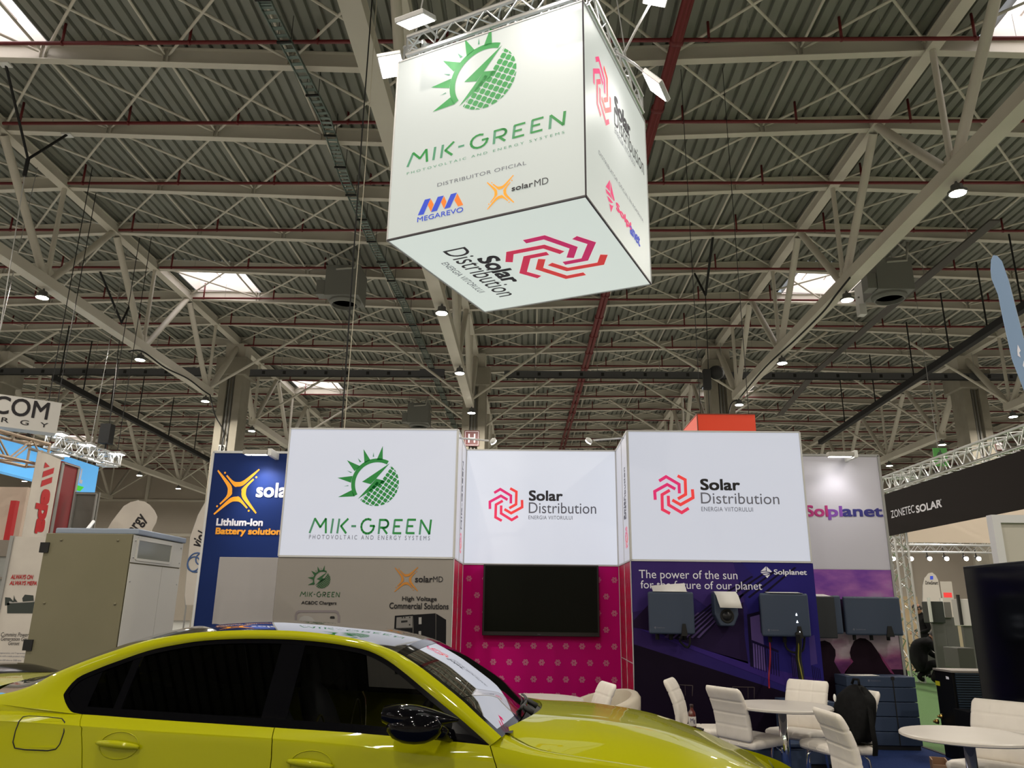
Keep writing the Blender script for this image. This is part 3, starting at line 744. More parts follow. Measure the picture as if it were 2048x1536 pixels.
# prints: centre wall
W5 = lambda x, y: (880+x/2.743, 840+y/2.743)
c = BP.px(1012, 1009); swirl_mark(fW, BP, c[0], c[1], .225)
words_px(fW, BP, 'Solar', (1058.5, 1001), (1124.5, 982), DARK, bold=.026); words_px(fW, BP, 'Distribution', (1057.5, 1026.5), (1192, 1006), GREYT); words_px(fW, BP, 'ENERGIA VIITORULUI', (1057, 1038.5), (1145, 1032), GREYT, spacing=1.1)
P = []
for r in range(13):
    for k in range(10):
        x_ = 938+k*32.3+(0 if r % 2 == 0 else 16); y_ = 1157+r*33.3+k*.35
        if x_ > 1238 or x_ < 930: continue
        c = BP.px(x_, y_); P += [w_ for arm in SWIRL for w_ in xf(arm, c[0], c[1], .036)]
MB().flat(P, *BP.k, .003).build('emblem_pattern', ink('pale_rose', 224, 170, 190, 0), lW)
# prints: right tower
X1 = lambda x, y: (1200+x/4.452, 840+y/4.452)
c = FP.px(*X1(657, 664)); swirl_mark(fR, FP, c[0], c[1], .232)
words_px(fR, FP, 'Solar', X1(899, 622), X1(1237, 530), DARKT, bold=.026); words_px(fR, FP, 'Distribution', X1(900, 745), X1(1590, 652), GREYT); words_px(fR, FP, 'ENERGIA VIITORULUI', X1(903, 812), X1(1360, 778), GREYT, spacing=1.1)
H1 = lambda x, y: (1240+x/4.876, 1110+y/4.876)
def hp(polys, m, d=.003, nm='house_picture'): return poly_px(lR, FP, [[H1(*p) for p in q] for q in polys], m, d, nm)
pm = lambda n, r, g, b: mat('print_'+n, srgb(r, g, b), .55, spec=.12)
hp([[(1180, 70), (1880, 82), (1990, 1230), (1560, 1200), (1215, 460), (1300, 200)]], pm('royal', 42, 36, 118), .0022)
hp([[(108, 60), (1100, 68), (1215, 460), (930, 560), (720, 420), (120, 560)]], pm('violet', 62, 44, 112), .0022)
hp([[(130, 700), (1700, 1310), (2000, 1340), (2000, 1225), (1560, 1130), (800, 915), (400, 770)]], pm('balcony', 58, 40, 122))
hp([[(135, 870), (1620, 1340), (1640, 1800), (145, 1800)]], pm('night', 20, 8, 30))
hp([[(130, 640), (280, 480), (290, 740), (130, 705)]], pm('bush', 34, 18, 52))
hp([[(400, 770), (930, 600), (1200, 460), (1215, 800), (1250, 1060), (800, 915)]], pm('brickwork', 38, 24, 62))
sl = []
for i in range(6): x = 430+i*62; sl.append([(x, 800), (x+330, 560-i*8), (x+362, 572-i*8), (x+34, 812)])
hp(sl, pm('lilac', 96, 78, 134), .0036)
sl = []
for i in range(6): x = 470+i*60; sl.append([(x, 812), (x+420, 470-i*18), (x+440, 478-i*18), (x+18, 822)])
hp(sl, pm('beam', 22, 14, 44), .004)
sl = []
for i in range(5): x = 1180+i*85; sl.append([(x-280+i*30, 440-i*10), (x+100+i*20, 205-i*22), (x+120+i*20, 212-i*22), (x-262+i*30, 452-i*10)])
hp(sl, pm('beam', 22, 14, 44), .004)
hp([[(1265, 600), (1380, 575), (1420, 1130), (1300, 1090)]], pm('doorway', 104, 84, 150), .0036)
hp([[(1238, 580), (1390, 540), (1392, 572), (1268, 605), (1300, 1095), (1270, 1085)]], pm('beam', 22, 14, 44), .004)
sl = []
for i in range(11): x = 1285+i*25; sl.append([(x, 850+i*11), (x+8, 853+i*11), (x+20, 1105+i*8), (x+12, 1103+i*8)])
sl.append([(1275, 825), (1545, 930), (1545, 955), (1275, 850)])
for i in range(4): x = 1665+i*16; sl.append([(x, 960+i*8), (x+6, 960+i*8), (x+26, 1190), (x+18, 1190)])
for i in range(5): x = 1868+i*18; sl.append([(x, 1075+i*8), (x+6, 1075+i*8), (x+22, 1215), (x+15, 1215)])
hp(sl, pm('rail', 26, 18, 60), .0044)
hp([[(1840, 800), (1895, 780), (1925, 1060), (1860, 1075)], [(1665, 960), (1720, 975), (1735, 1190), (1680, 1180)]], pm('window_violet', 72, 58, 128), .0036)
hp([[(565, 1262), (705, 1268), (712, 1275), (706, 1375), (702, 1375), (704, 1276), (565, 1267)], [(632, 1268), (636, 1268), (638, 1370), (634, 1370)], [(1095, 1282), (1305, 1286), (1312, 1292), (1310, 1400), (1306, 1400), (1306, 1292), (1100, 1288), (1096, 1350), (1092, 1350)], [(1245, 1288), (1249, 1288), (1251, 1400), (1247, 1400)]], pm('line', 90, 80, 80), .004)
words_px(lR, FP, 'The power of the sun', H1(186, 252), H1(1140, 155), WHITEI, .006); words_px(lR, FP, 'for the future of our planet', H1(202, 350), H1(1380, 262), WHITEI, .006)
c = FP.px(*H1(1425, 168)); MB().flat(xf(GEM, c[0], c[1], .064), *FP.k, .006).build('gem_emblem', WHITEI, lR)
words_px(lR, FP, 'Solplanet', H1(1503, 205), H1(1815, 145), WHITEI, .006, bold=.018)
# gradient of the indigo print from violet to royal blue
L.new(sx_.outputs['X'], mr.inputs[0]); L.new(mr.outputs[0], rp.inputs[0]); L.new(rp.outputs[0], b.inputs['Base Color'])
rp.color_ramp.elements[0].color = (*srgb(52, 34, 92), 1); rp.color_ramp.elements[1].color = (*srgb(40, 36, 116), 1)

# ---- blue wall on the left
YW = 10.1; WP = wallplane(YW)
bw = thing('sign_wall', 'navy blue wall with an orange star logo left of the towers', 'exhibition wall', (-3.6, YW, 0))
MB().box((-4.262, YW+.004, 0), (XA+.02, YW+.07, 3.482)).build('core', PROF, bw)
pb = MB().add(rect(WP, -4.25, 0, XA+.02, 3.475), [(0, 1, 2, 3)]).build('print_panel', NAVY, bw)
m2 = MB(); m2.bar(WP.P(-4.262, 0, 0), WP.P(-4.262, 3.48, 0), .022, .03).bar(WP.P(-4.262, 3.482, 0), WP.P(XA, 3.482, 0), .022, .03); m2.build('frame_profile', PROF, bw)
B8 = lambda x, y: (380+x/6.982, 900+y/6.982)
c = WP.px(*B8(655, 582)); e = WP.px(*B8(955, 582))[0]-c[0]
MB().flat(xf(STAR, c[0], c[1], e*.93, e*.97), *WP.k, .004).build('star_emblem', ORANGE, pb)
words_px(pb, WP, 'solar', B8(925, 655), B8(1480, 470), WHITEI, bold=.025)
words_px(pb, WP, 'Lithium-Ion', B8(370, 1052), B8(1020, 965), WHITEI, bold=.04)
words_px(pb, WP, 'Battery solutions', B8(357, 1200), B8(1330, 1098), ink('amber', 236, 160, 44, .1), bold=.04)
o = tag(MB().box((-3.72, YW-.75, 0), (XA-.012, YW-.02, 2.06)).build('storage_cupboard', mat('pale_grey_board', (.42, .4, .4), .5), bevel=.006), 'plain pale grey cupboard between the navy wall and the left tower', 'cupboard')
# ---- white and sunset wall on the right
YS = 10.15; SP = wallplane(YS)
sw = thing('sign_wall', 'white wall with purple sunset picture right of the towers', 'exhibition wall', (3.9, YS, 0))
SUNSET = mat('sunset_print', (.3, .15, .4), .55, spec=.12); N, L, b = nodes(SUNSET)
tc = N.new('ShaderNodeTexCoord'); sp_ = N.new('ShaderNodeSeparateXYZ'); nz = N.new('ShaderNodeTexNoise'); rp = N.new('ShaderNodeValToRGB'); ma = N.new('ShaderNodeMath'); mp = N.new('ShaderNodeMapping')
mp.inputs['Scale'].default_value = (1, 1, 2.2); nz.inputs['Scale'].default_value = 2.2; nz.inputs['Detail'].default_value = 5
L.new(tc.outputs['Object'], sp_.inputs[0]); L.new(tc.outputs['Object'], mp.inputs[0]); L.new(mp.outputs[0], nz.inputs['Vector'])
ma.operation = 'MULTIPLY_ADD'; ma.inputs[1].default_value = .55; L.new(nz.outputs['Fac'], ma.inputs[0])
m4 = N.new('ShaderNodeMath'); m4.operation = 'MULTIPLY_ADD'; m4.inputs[1].default_value = .5; m4.inputs[2].default_value = -.29; L.new(sp_.outputs['Z'], m4.inputs[0]); L.new(m4.outputs[0], ma.inputs[2]); L.new(ma.outputs[0], rp.inputs[0])
cr = rp.color_ramp; cr.elements[0].position = .22; cr.elements[0].color = (*srgb(40, 22, 48), 1); cr.elements[1].position = 1; cr.elements[1].color = (*srgb(120, 70, 160), 1)
for p, cl in ((.36, (104, 52, 104)), (.45, (150, 92, 130)), (.56, (184, 168, 178)), (.74, (178, 160, 186)), (.86, (168, 108, 178))):
    e = cr.elements.new(p); e.color = (*srgb(*cl), 1)
L.new(rp.outputs[0], b.inputs['Base Color'])
MB().box((XD-.02, YS+.004, 0), (4.602, YS+.07, 3.515)).build('core', PROF, sw)
uw = MB().add(rect(SP, XD-.02, ZM-.005, 4.595, 3.508), [(0, 1, 2, 3)]).build('white_print_panel', mat('white_print', (.57, .56, .65), .5), sw)
lw = MB().add(rect(SP, XD-.02, 0, 4.595, ZM-.012), [(0, 1, 2, 3)]).build('sunset_print_panel', SUNSET, sw)
m2 = MB().bar(SP.P(4.602, 0, 0), SP.P(4.602, 3.515, 0), .02, .03).bar(SP.P(XD, 3.515, 0), SP.P(4.602, 3.515, 0), .02, .03); m2.build('frame_profile', GREY, sw)
S8 = lambda x, y: (1590+x/2.439, 820+y/2.439)
words_px(uw, SP, 'Sol', S8(55, 518), S8(155, 467), mat('ink_violet_red', srgb(178, 40, 122), .6), bold=.026); words_px(uw, SP, 'pl', S8(165, 534), S8(225, 470), PURP, bold=.026); words_px(uw, SP, 'anet', S8(235, 518), S8(422, 480), mat('ink_indigo', srgb(48, 46, 132), .6), bold=.026)
S9 = lambda x, y: (1640+x/6.4, 1120+y/6.4)
poly_px(lw, SP, [[S9(*p) for p in q] for q in ([(380, 1190), (395, 1120), (440, 1030), (510, 998), (580, 1005), (660, 1060), (730, 1160), (800, 1270), (880, 1390), (950, 1480), (960, 1800), (300, 1800), (330, 1420), (410, 1320)], [(-60, 1050), (60, 1030), (130, 1060), (195, 1150), (200, 1220), (180, 1300), (230, 1390), (300, 1500), (320, 1800), (-60, 1800)])], pm('silhouette', 30, 14, 28), .003, 'silhouette_picture')
poly_px(lw, SP, [[S9(*p) for p in q] for q in ([(380, 1240), (425, 1300), (380, 1350), (320, 1430), (300, 1500), (330, 1400), (395, 1325)], [(740, 1165), (860, 1330), (955, 1470), (900, 1440), (800, 1290)])], pm('rim_light', 132, 60, 104), .0036, 'silhouette_picture')
poly_px(lw, SP, [[S9(*p) for p in q] for q in ([(850, 1400), (1110, 1400), (1130, 1520), (950, 1500)],)], pm('land', 34, 18, 36), .0026, 'silhouette_picture')

# ---- lamps fixed to the booth
SPOTL = mat('spot_lens', (1, .97, .9), .4, em=30)
def bar_light(label, c, aim, power):
    o = thing('bar_light', label, 'lamp', c); c = V(c)
    MB().box((c.x-.16, c.y-.05, c.z-.028), (c.x+.16, c.y+.05, c.z+.028)).build('housing', mat('bar_light_grey', (.42, .4, .36), .45), o, bevel=.008)
    MB().box((c.x+.165, c.y-.04, c.z-.045), (c.x+.215, c.y+.3, c.z+.05)).build('bracket', WHITE, o, bevel=.008)
    MB().add([(c.x-.14, c.y-.02, c.z-.0295), (c.x+.14, c.y-.02, c.z-.0295), (c.x+.14, c.y+.045, c.z-.0295), (c.x-.14, c.y+.045, c.z-.0295)], [(0, 1, 2, 3)]).build('lens', SPOTL, o)
    l = bpy.data.lights.new('bar_light_beam', 'SPOT'); l.energy = power; l.spot_size = radians(100); l.spot_blend = .8; l.shadow_soft_size = .08; l.color = (1, .95, .9)
    lo = bpy.data.objects.new('bar_light_beam', l); C.objects.link(lo); lo.location = c+V((.0, 0, -.05)); lo.rotation_euler = (V(aim)-c).to_track_quat('-Z', 'Y').to_euler()
    lo.parent = o; lo.matrix_parent_inverse = WORLD(o).inverted()
p = at(512, 905, Y=YW-.28); bar_light('small grey bar lamp on the top edge of the navy wall', p, (p.x+.15, YW, 2.8), 60)
p = at(1680, 909, Y=YS-.28); bar_light('small grey bar lamp on the top edge of the white and sunset wall', p, (p.x, YS, 2.6), 11)
def arm_light(label, base, head):
    o = thing('arm_spotlight', label, 'lamp', base); base, head = V(base), V(head)
    d = (head-base).normalized()
    MB().tube([base, head-d*.05], .011, 8).build('arm', PROF, o, True)
    mm = M.Translation(head) @ (V((0, .55, -.83))+d*.5).normalized().to_track_quat('Z', 'Y').to_matrix().to_4x4()
    MB().ball((0, 0, 0), (.035, .055, .03), 12, ).build('head', WHITE, o, True).matrix_basis = M()
    hd = o.children[-1]; 
    for v in hd.data.vertices: v.co = mm @ v.co
    MB().add([mm @ V((.03*cos(2*pi*j/14), .05*sin(2*pi*j/14), .024)) for j in range(14)], [tuple(range(14))]).build('lens', SPOTL, o)
arm_light('white arm spotlight reaching right from the left tower', at(918, 876, Y=9.1), at(986, 882, Y=9.15))
arm_light('white arm spotlight reaching left from the right tower', at(1248, 876, Y=9.1), at(1178, 881, Y=9.15))

# ---- television
tv = thing('television', 'large black switched-off screen on the magenta wall', 'television', (.13, 10.0, 1.18))
T0 = wallplane(10.0)
p, q = T0.px(964, 1270), T0.px(1197, 1131)
MB().box((p[0], 10.0, q[1]-.86), (q[0], 10.055, q[1])).build('housing', BLACK, tv, bevel=.006)
MB().add(rect(T0, p[0]+.022, q[1]-.81, q[0]-.022, q[1]-.02, .0035), [(0, 1, 2, 3)]).build('screen', mat('dark_screen', (.006, .008, .006), .2, spec=.1), tv)
words(tv, T0, 'Solar', .10, .14, q[1]-.842, q[1]-.832, GREYT, .003)
MB().box((p[0]+.4, 10.055, 1.4), (q[0]-.4, 10.108, 1.8)).build('wall_mount', GREY, tv)
# ---- inverters
INV = mat('slate_blue_casing', (.047, .066, .108), .42, spec=.35); INVD = mat('dark_casing', (.014, .017, .022), .5)
PAPER = mat('paper', (.74, .72, .68), .7)
LED = mat('white_led', (.9, .95, 1), .4, em=6)
def inverter(label, pl, x0, x1, z0, z1, depth, yb, leds=False, notch=True):
    o = thing('inverter', label, 'inverter', ((x0+x1)/2, yb, z0), 'slate inverters on the booth walls')
    yf = yb-depth
    MB().box((x0, yf, z0), (x1, yf+.055, z1)).build('cover', INV, o, bevel=.022)
    MB().box((x0+.03, yf+.05, z0+.03), (x1-.03, yb-.01, z1-.03)).build('body', INVD, o, bevel=.01)
    f = Plane((0, yf, 0), (1, 0, 0), (0, 0, 1)); W_ = x1-x0
    if notch:
        a = x0+W_*.69
        MB().prism([(a, -.015), (a+W_*.14, -.015), (a+W_*.10, .11), (a+W_*.035, .11)], f.P(0, z0), f.U, f.W, f.N, -.01, .012).build('connector_cover', MATTBLACK, o)
    MB().flat(xf(GEM, x0+W_*.13, z0+.065, .014), *f.k, .003).build('gem_emblem', GREYT, o); words(o, f, 'Solplanet', x0+W_*.17, x0+W_*.34, z0+.058, z0+.074, GREYT, .003)
    for k in range(3):
        xx = x0+W_*(.2+.3*k); MB().tube([(xx, yb-.09, z0+.03), (xx, yb-.09, z0-.06)], .022, 8).build('gland', MATTBLACK, o, True)
    if leds:
        for k, (u, v) in enumerate(((.72, .23), (.725, .155), (.75, .045))): MB().flat([[(x0+W_*u-.009, z0+v-.01), (x0+W_*u+.012, z0+v-.01), (x0+W_*u+.002, z0+v+.016)]], *f.k, .014 if k == 2 else .003).build('status_light', LED, o)
    return o
IP = wallplane(8.72)
def ib(a, b): p, q = IP.px(*a), IP.px(*b); return p[0], q[0], p[1], q[1]
x0, x1, z0, z1_ = ib((1299, 1268), (1387, 1184)); i1 = inverter('square slate inverter at the left of the indigo picture, paper on top', IP, x0, x1, z0, z1_, .19, YF1)
P1 = (x0, x1, z1_)
x0, x1, z0, z1_ = ib((1526, 1273), (1616, 1187)); i3 = inverter('square slate inverter with lit status lights at the right of the indigo picture', IP, x0, x1, z0, z1_, .19, YF1, True)
P3 = (x0, x1, z1_)
IP = wallplane(9.93); x0, x1, z0, z1_ = ib((1694, 1270), (1799, 1194)); inverter('wide slate inverter on the sunset picture', IP, x0, x1, z0, z1_, .22, YS)
o = thing('inverter', 'dark inverter seen edge-on behind the right tower, a slate cover at its side', 'inverter', (3.6, 9.9, 1.2), 'slate inverters on the booth walls')
p, q = IP.px(1636, 1276), IP.px(1664, 1193); p2, q2 = IP.px(1664, 1268), IP.px(1677, 1191)
MB().box((p[0]-.12, 9.86, p[1]), (q[0], YS-.02, q[1])).build('body', INVD, o, bevel=.012); MB().box((q[0]-.02, 9.90, p2[1]), (q2[0]+.01, YS-.05, q2[1])).build('cover', INV, o, bevel=.02)
MB().add([V((q[0]-.2, 9.9, q[1]+.002)), V((q[0]-.02, 9.9, q[1]+.002)), V((q[0]-.04, 10.1, q[1]+.03)), V((q[0]-.2, 10.1, q[1]+.03))], [(0, 1, 2, 3)]).build('paper', PAPER, o)
# small charger with a round socket
IP = wallplane(8.75); p, q = IP.px(1435, 1252), IP.px(1470, 1186)
ev = thing('charger', 'small slate charger with a round black socket between the square inverters', 'charger', ((p[0]+q[0])/2, YF1, p[1]))
w_ = q[0]-p[0]
m2 = MB(); prof = [(-.02, .36), (-.02, .12), (.035, 0), (w_-.03, 0), (w_+.025, .12), (w_+.02, .36)]
m2.prism([(a, b*(q[1]-p[1])/.36) for a, b in prof], (p[0], 8.75, p[1]), (1, 0, 0), (0, 0, 1), (0, -1, 0), 0, -.155); m2.build('casing', INV, ev, bevel=.015)
sc = V((p[0]+w_*.52, 8.748, p[1]+.105)); rm = M.Translation(sc) @ M.Rotation(radians(90), 4, 'X')
MB().lathe([(.05, 0), (.062, .006), (.075, .006), (.075, -.02)], m=rm, n=24).build('socket_ring', MATTBLACK, ev, True); MB().lathe([(0, -.004), (.05, -.004), (.05, .003)], m=rm, n=24).build('socket', BLACK, ev, True)
def sheet(name, label, pts, grp='papers lying on the inverters'):
    o = tag(MB().grid(pts).build(name, PAPER, None, True), label, 'paper', grp)
    s = o.modifiers.new('solid', 'SOLIDIFY'); s.thickness = .003; return o
def curl(x0, x1, y0, y1, z, lift, n=8): return [[V((x, y0+(y1-y0)*i/n, z+lift*(i/n)**2)) for x in (x0, x1)] for i in range(n+1)]
a, b, z = P1; sheet('paper_sheet', 'white sheet sticking up behind the top of the left square inverter', [[V((a+.05+(.005*i), YF1-.19+.02*i, z+.004)), V((b-.06, YF1-.19+.02*i, z+.004+.0*i))] for i in range(4)]+[[V((a+.05, YF1-.12+.03, z+.065)), V((b-.075, YF1-.12+.03, z+.095))]])
a, b, z = P3; sheet('paper_sheet', 'white sheet lying on top of the inverter with status lights', curl(a+.1, b-.06, YF1-.2, YF1-.04, z+.004, .012))
sheet('paper_sheet', 'white sheet hanging over the front of the small charger', [[V((p[0]-.02, 8.89, q[1]+.006)), V((q[0]+.0, 8.89, q[1]+.012))], [V((p[0]-.015, 8.76, q[1]+.012)), V((q[0]+.01, 8.76, q[1]+.012))], [V((p[0]-.005, 8.71, q[1]-.03)), V((q[0]+.02, 8.70, q[1]-.03))], [V((p[0]+.005, 8.67, q[1]-.10)), V((q[0]+.03, 8.66, q[1]-.10))], [V((p[0]+.015, 8.64, q[1]-.155)), V((q[0]+.035, 8.63, q[1]-.16))]])
# cables under the inverters
def cable(name, label, pts, r, m):
    P = []
    for i in range(len(pts)-1):
        p0, p1, p2, p3 = V(pts[max(i-1, 0)]), V(pts[i]), V(pts[i+1]), V(pts[min(i+2, len(pts)-1)])
        for j in range(6):
            t = j/6; P.append(.5*(2*p1+(p2-p0)*t+(2*p0-5*p1+4*p2-p3)*t*t+(3*p1-p0-3*p2+p3)*t**3))
    P.append(V(pts[-1])); return tag(MB().tube(P, r, 6).build(name, m, None, True), label, 'cable')
Q = lambda x, y, Y=8.84: at(*H1(x, y), Y=Y)
cable('power_cable', 'red cable running down from the inverter with status lights', [Q(1455, 800), Q(1465, 920), Q(1462, 1050), Q(1452, 1180), Q(1455, 1300, 8.7)], .009, mat('red_cable', (.3, .01, .03), .4))
cable('power_cable', 'thick black cable bundle under the inverter with status lights', [Q(1735, 760, 8.7), Q(1745, 850, 8.75), Q(1740, 1000), Q(1765, 1150), Q(1770, 1260), Q(1760, 1380)], .03, MATTBLACK)
cable('power_cable', 'yellow and green cable beside the black cable bundle', [Q(1738, 820, 8.72), Q(1742, 900, 8.75), Q(1740, 1010, 8.79), Q(1762, 1120, 8.79), Q(1785, 1230, 8.79)], .007, mat('earth_cable', (.28, .26, .03), .4))
cable('power_cable', 'short dark cable looped under the left square inverter', [Q(600, 740, 8.75), Q(600, 800, 8.76), Q(585, 840, 8.8), Q(650, 900, 8.83), Q(680, 870, 8.8), Q(680, 790, 8.78)], .012, MATTBLACK)
cable('power_cable', 'black cable loop behind the thick cable bundle', [Q(1610, 800, 8.8), Q(1620, 900, 8.84), Q(1690, 950, 8.84), Q(1780, 930, 8.84), Q(1800, 800, 8.8)], .012, MATTBLACK)
# ================================================================ the car: x forward, y to its left, z up, front axle at x = 0
CA = radians(2.5)
car = thing('car', 'yellow-green sports saloon with black roof parked in front of the booth', 'car', (.374, 4.697, 0), rz=-CA)
CARM = M.Translation((.374, 4.697, 0)) @ M.Rotation(-CA, 4, 'Z')
def cp(s, t, z): return V((s, -t, z))
PAINT = mat('yellow_green_paint', (.345, .35, .001), .4, coat=.9, spec=.05)
GLOSSB = mat('gloss_black', (.002, .002, .003), .06, spec=.22); RUBBER = mat('rubber', (.012, .012, .012), .7)
ROOFB = mat('black_roof', (.006, .006, .008), .05, coat=1)
def glass_mat(name, tint):
    m = mat(name, (0, 0, 0)); N, L, b = nodes(m); N.remove(b); out = [n for n in N if n.type == 'OUTPUT_MATERIAL'][0]
    t = N.new('ShaderNodeBsdfTransparent'); t.inputs[0].default_value = (tint, tint*1.02, tint, 1); g = N.new('ShaderNodeBsdfGlossy'); g.inputs['Roughness'].default_value = .01
    f = N.new('ShaderNodeFresnel'); f.inputs[0].default_value = 1.5 if tint > .3 else 1.28; mx = N.new('ShaderNodeMixShader')
    L.new(f.outputs[0], mx.inputs[0]); L.new(t.outputs[0], mx.inputs[1]); L.new(g.outputs[0], mx.inputs[2]); L.new(mx.outputs[0], out.inputs[0]); return m
GLF, GLR, GLW = glass_mat('door_glass', .30), glass_mat('privacy_glass', .012), glass_mat('windscreen_glass', .35)
def tab(xs, ys):
    """smooth interpolation through a table"""
    n = len(xs); d = [(ys[i+1]-ys[i])/(xs[i+1]-xs[i]) for i in range(n-1)]
    m = [d[0]]+[0 if d[i-1]*d[i] <= 0 else 2*d[i-1]*d[i]/(d[i-1]+d[i]) for i in range(1, n-1)]+[d[-1]]
    def f(x):
        if x <= xs[0]: return ys[0]+m[0]*(x-xs[0])*.5
        if x >= xs[-1]: return ys[-1]+m[-1]*(x-xs[-1])*.5
        i = max(k for k in range(n-1) if xs[k] <= x); h_ = xs[i+1]-xs[i]; t = (x-xs[i])/h_
        return (2*t**3-3*t*t+1)*ys[i]+(t**3-2*t*t+t)*h_*m[i]+(-2*t**3+3*t*t)*ys[i+1]+(t**3-t*t)*h_*m[i+1]
    return f
_s = [-3.85, -3.6, -3.2, -2.85, -2.5, -2.2, -1.55, -1.19, -.9, -.515, -.3, -.1, .1, .35, .6, .8, .95]
WB = tab(_s, [.62, .70, .765, .795, .814, .822, .836, .843, .851, .865, .868, .868, .862, .84, .78, .68, .50])
ZB = tab(_s, [.93, .965, .995, 1.0, .995, .983, .960, .948, .933, .910, .872, .852, .83, .79, .735, .67, .60])
WC = tab(_s, [.68, .78, .855, .89, .885, .882, .885, .885, .886, .89, .893, .895, .892, .87, .81, .71, .54])
ZC = tab(_s, [.86, .90, .955, .968, .955, .942, .921, .903, .876, .845, .82, .80, .78, .74, .68, .62, .55])
WM = tab(_s, [.72, .83, .91, .955, .94, .915, .912, .91, .91, .925, .94, .95, .945, .92, .85, .74, .56])
def side_pt(s, v):
    """right flank, v 0 at the sill .. 1 at the waist line"""
    pts = [(WM(s)-.05, .17), (WM(s)-.01, .33), (WM(s), .56), (WM(s)-.004, .70), (WC(s)+.006, ZC(s)-.035), (WC(s), ZC(s)), ((WC(s)+WB(s))/2+.004, (ZC(s)+ZB(s))/2), (WB(s), ZB(s))]
    k = [0, .16, .36, .55, .78, .84, .92, 1.0]
    i = max(j for j in range(7) if k[j] <= v+1e-9); t = (v-k[i])/(k[i+1]-k[i])
    p0, p1, p2, p3 = pts[max(i-1, 0)], pts[i], pts[i+1], pts[min(i+2, 7)]
    if i in (5, 6): return tuple(p1[a]+(p2[a]-p1[a])*t for a in (0, 1))
    if i == 4: p3 = p2
    if i == 4 or i == 3: pass
    return tuple(.5*(2*p1[a]+(p2[a]-p0[a])*t+(2*p0[a]-5*p1[a]+4*p2[a]-p3[a])*t*t+(3*p1[a]-p0[a]-3*p2[a]+p3[a])*t**3) for a in (0, 1))
def side_t(s, z):
    best = min((abs(side_pt(s, j/80)[1]-z), j) for j in range(81)); return side_pt(s, best[1]/80)[0]
VS = [0, .08, .16, .26, .36, .46, .55, .63, .71, .76, .78, .80, .825, .84, .845, .86, .92, .98, 1.0]
def flank(name, sg, f0, f1, n, parent=car, extra=None):
    """one body panel between two shut lines given as functions of v, with a turned-in edge"""
    g = .0025; rows = []
    for v in VS:
        a, b = f0(v)+g, f1(v)-g; r = []
        for i in range(n+1):
            s = a+(b-a)*i/n; t, z = side_pt(s, v); r.append(cp(s, sg*t, z))
        t, z = side_pt(a, v); t2, z2 = side_pt(b, v)
        rows.append([cp(a, sg*(t-.025), z)]+r+[cp(b, sg*(t2-.025), z2)])
    return MB().grid(rows).build(name, PAINT, parent, radians(28))
sA = lambda v: -.515+.075*min(1, (1-v)/.45)-.02*max(0, .55-v)
sB = lambda v: -1.545+.02*min(1, (1-v)/.3)
sC = lambda v: -2.514+.11*min(1, (1-v)/.4)**1.1+.30*max(0, .6-v)
sN = lambda v: .90; sT = lambda v: -3.85
for sg in (1, -1):
    parts = [local(car, flank('front_wing', sg, sA, sN, 16)), local(car, flank('front_door', sg, sB, sA, 12)), local(car, flank('rear_door', sg, sC, sB, 12)), local(car, flank('rear_quarter', sg, sT, sC, 16))]
    if sg > 0: fw, fd, rd, rq = parts
    else: rd2 = parts
# greenhouse outlines on the right flank: window opening I and body edge O, front to rear
gI = [(-.515, .910), (-.64, .997), (-.714, 1.044), (-.846, 1.128), (-.951, 1.196), (-1.058, 1.258), (-1.164, 1.30), (-1.275, 1.321), (-1.409, 1.337), (-1.588, 1.348), (-1.818, 1.348), (-2.033, 1.336), (-2.183, 1.313), (-2.317, 1.282), (-2.452, 1.232), (-2.548, 1.192), (-2.626, 1.150), (-2.656, 1.089), (-2.649, 1.065), (-2.606, 1.025), (-2.566, 1.002), (-2.514, .995)]
gO = [(-.465, .945), (-.59, 1.035), (-.665, 1.09), (-.805, 1.18), (-.905, 1.240), (-1.02, 1.297), (-1.14, 1.335), (-1.265, 1.360), (-1.40, 1.377), (-1.585, 1.390), (-1.83, 1.390), (-2.049, 1.378), (-2.215, 1.358), (-2.36, 1.328), (-2.50, 1.279), (-2.638, 1.225), (-2.755, 1.172), (-2.836, 1.121), (-2.93, 1.085), (-3.05, 1.062), (-3.15, 1.052), (-3.22, 1.048)]
gC = [(-.39, .968), (-.475, 1.045), (-.545, 1.105), (-.685, 1.19), (-.80, 1.255), (-.985, 1.337), (-1.10, 1.365), (-1.23, 1.388), (-1.40, 1.405), (-1.60, 1.420), (-1.84, 1.430), (-2.06, 1.423), (-2.25, 1.405), (-2.42, 1.375), (-2.58, 1.33), (-2.74, 1.27), (-2.90, 1.205), (-3.03, 1.15), (-3.15, 1.11), (-3.24, 1.098)]
def gt(s, z):
    t = .83-.58*(z-.97)
    if s < -2.6: t -= .055*min(1, (-2.6-s)/.6)**1.3
    return t
def gp(p, sg, d=0): return cp(p[0], sg*(gt(*p)+d), p[1])
def densify(L, k=3):
    o = []
    for i in range(len(L)-1):
        p0, p1, p2, p3 = L[max(i-1, 0)], L[i], L[i+1], L[min(i+2, len(L)-1)]
        for j in range(k):
            t = j/k; o.append(tuple(.5*(2*p1[a]+(p2[a]-p0[a])*t+(2*p0[a]-5*p1[a]+4*p2[a]-p3[a])*t*t+(3*p1[a]-p0[a]-3*p2[a]+p3[a])*t**3) for a in (0, 1)))
    return o+[L[-1]]
dI, dO = densify(gI), densify(gO)
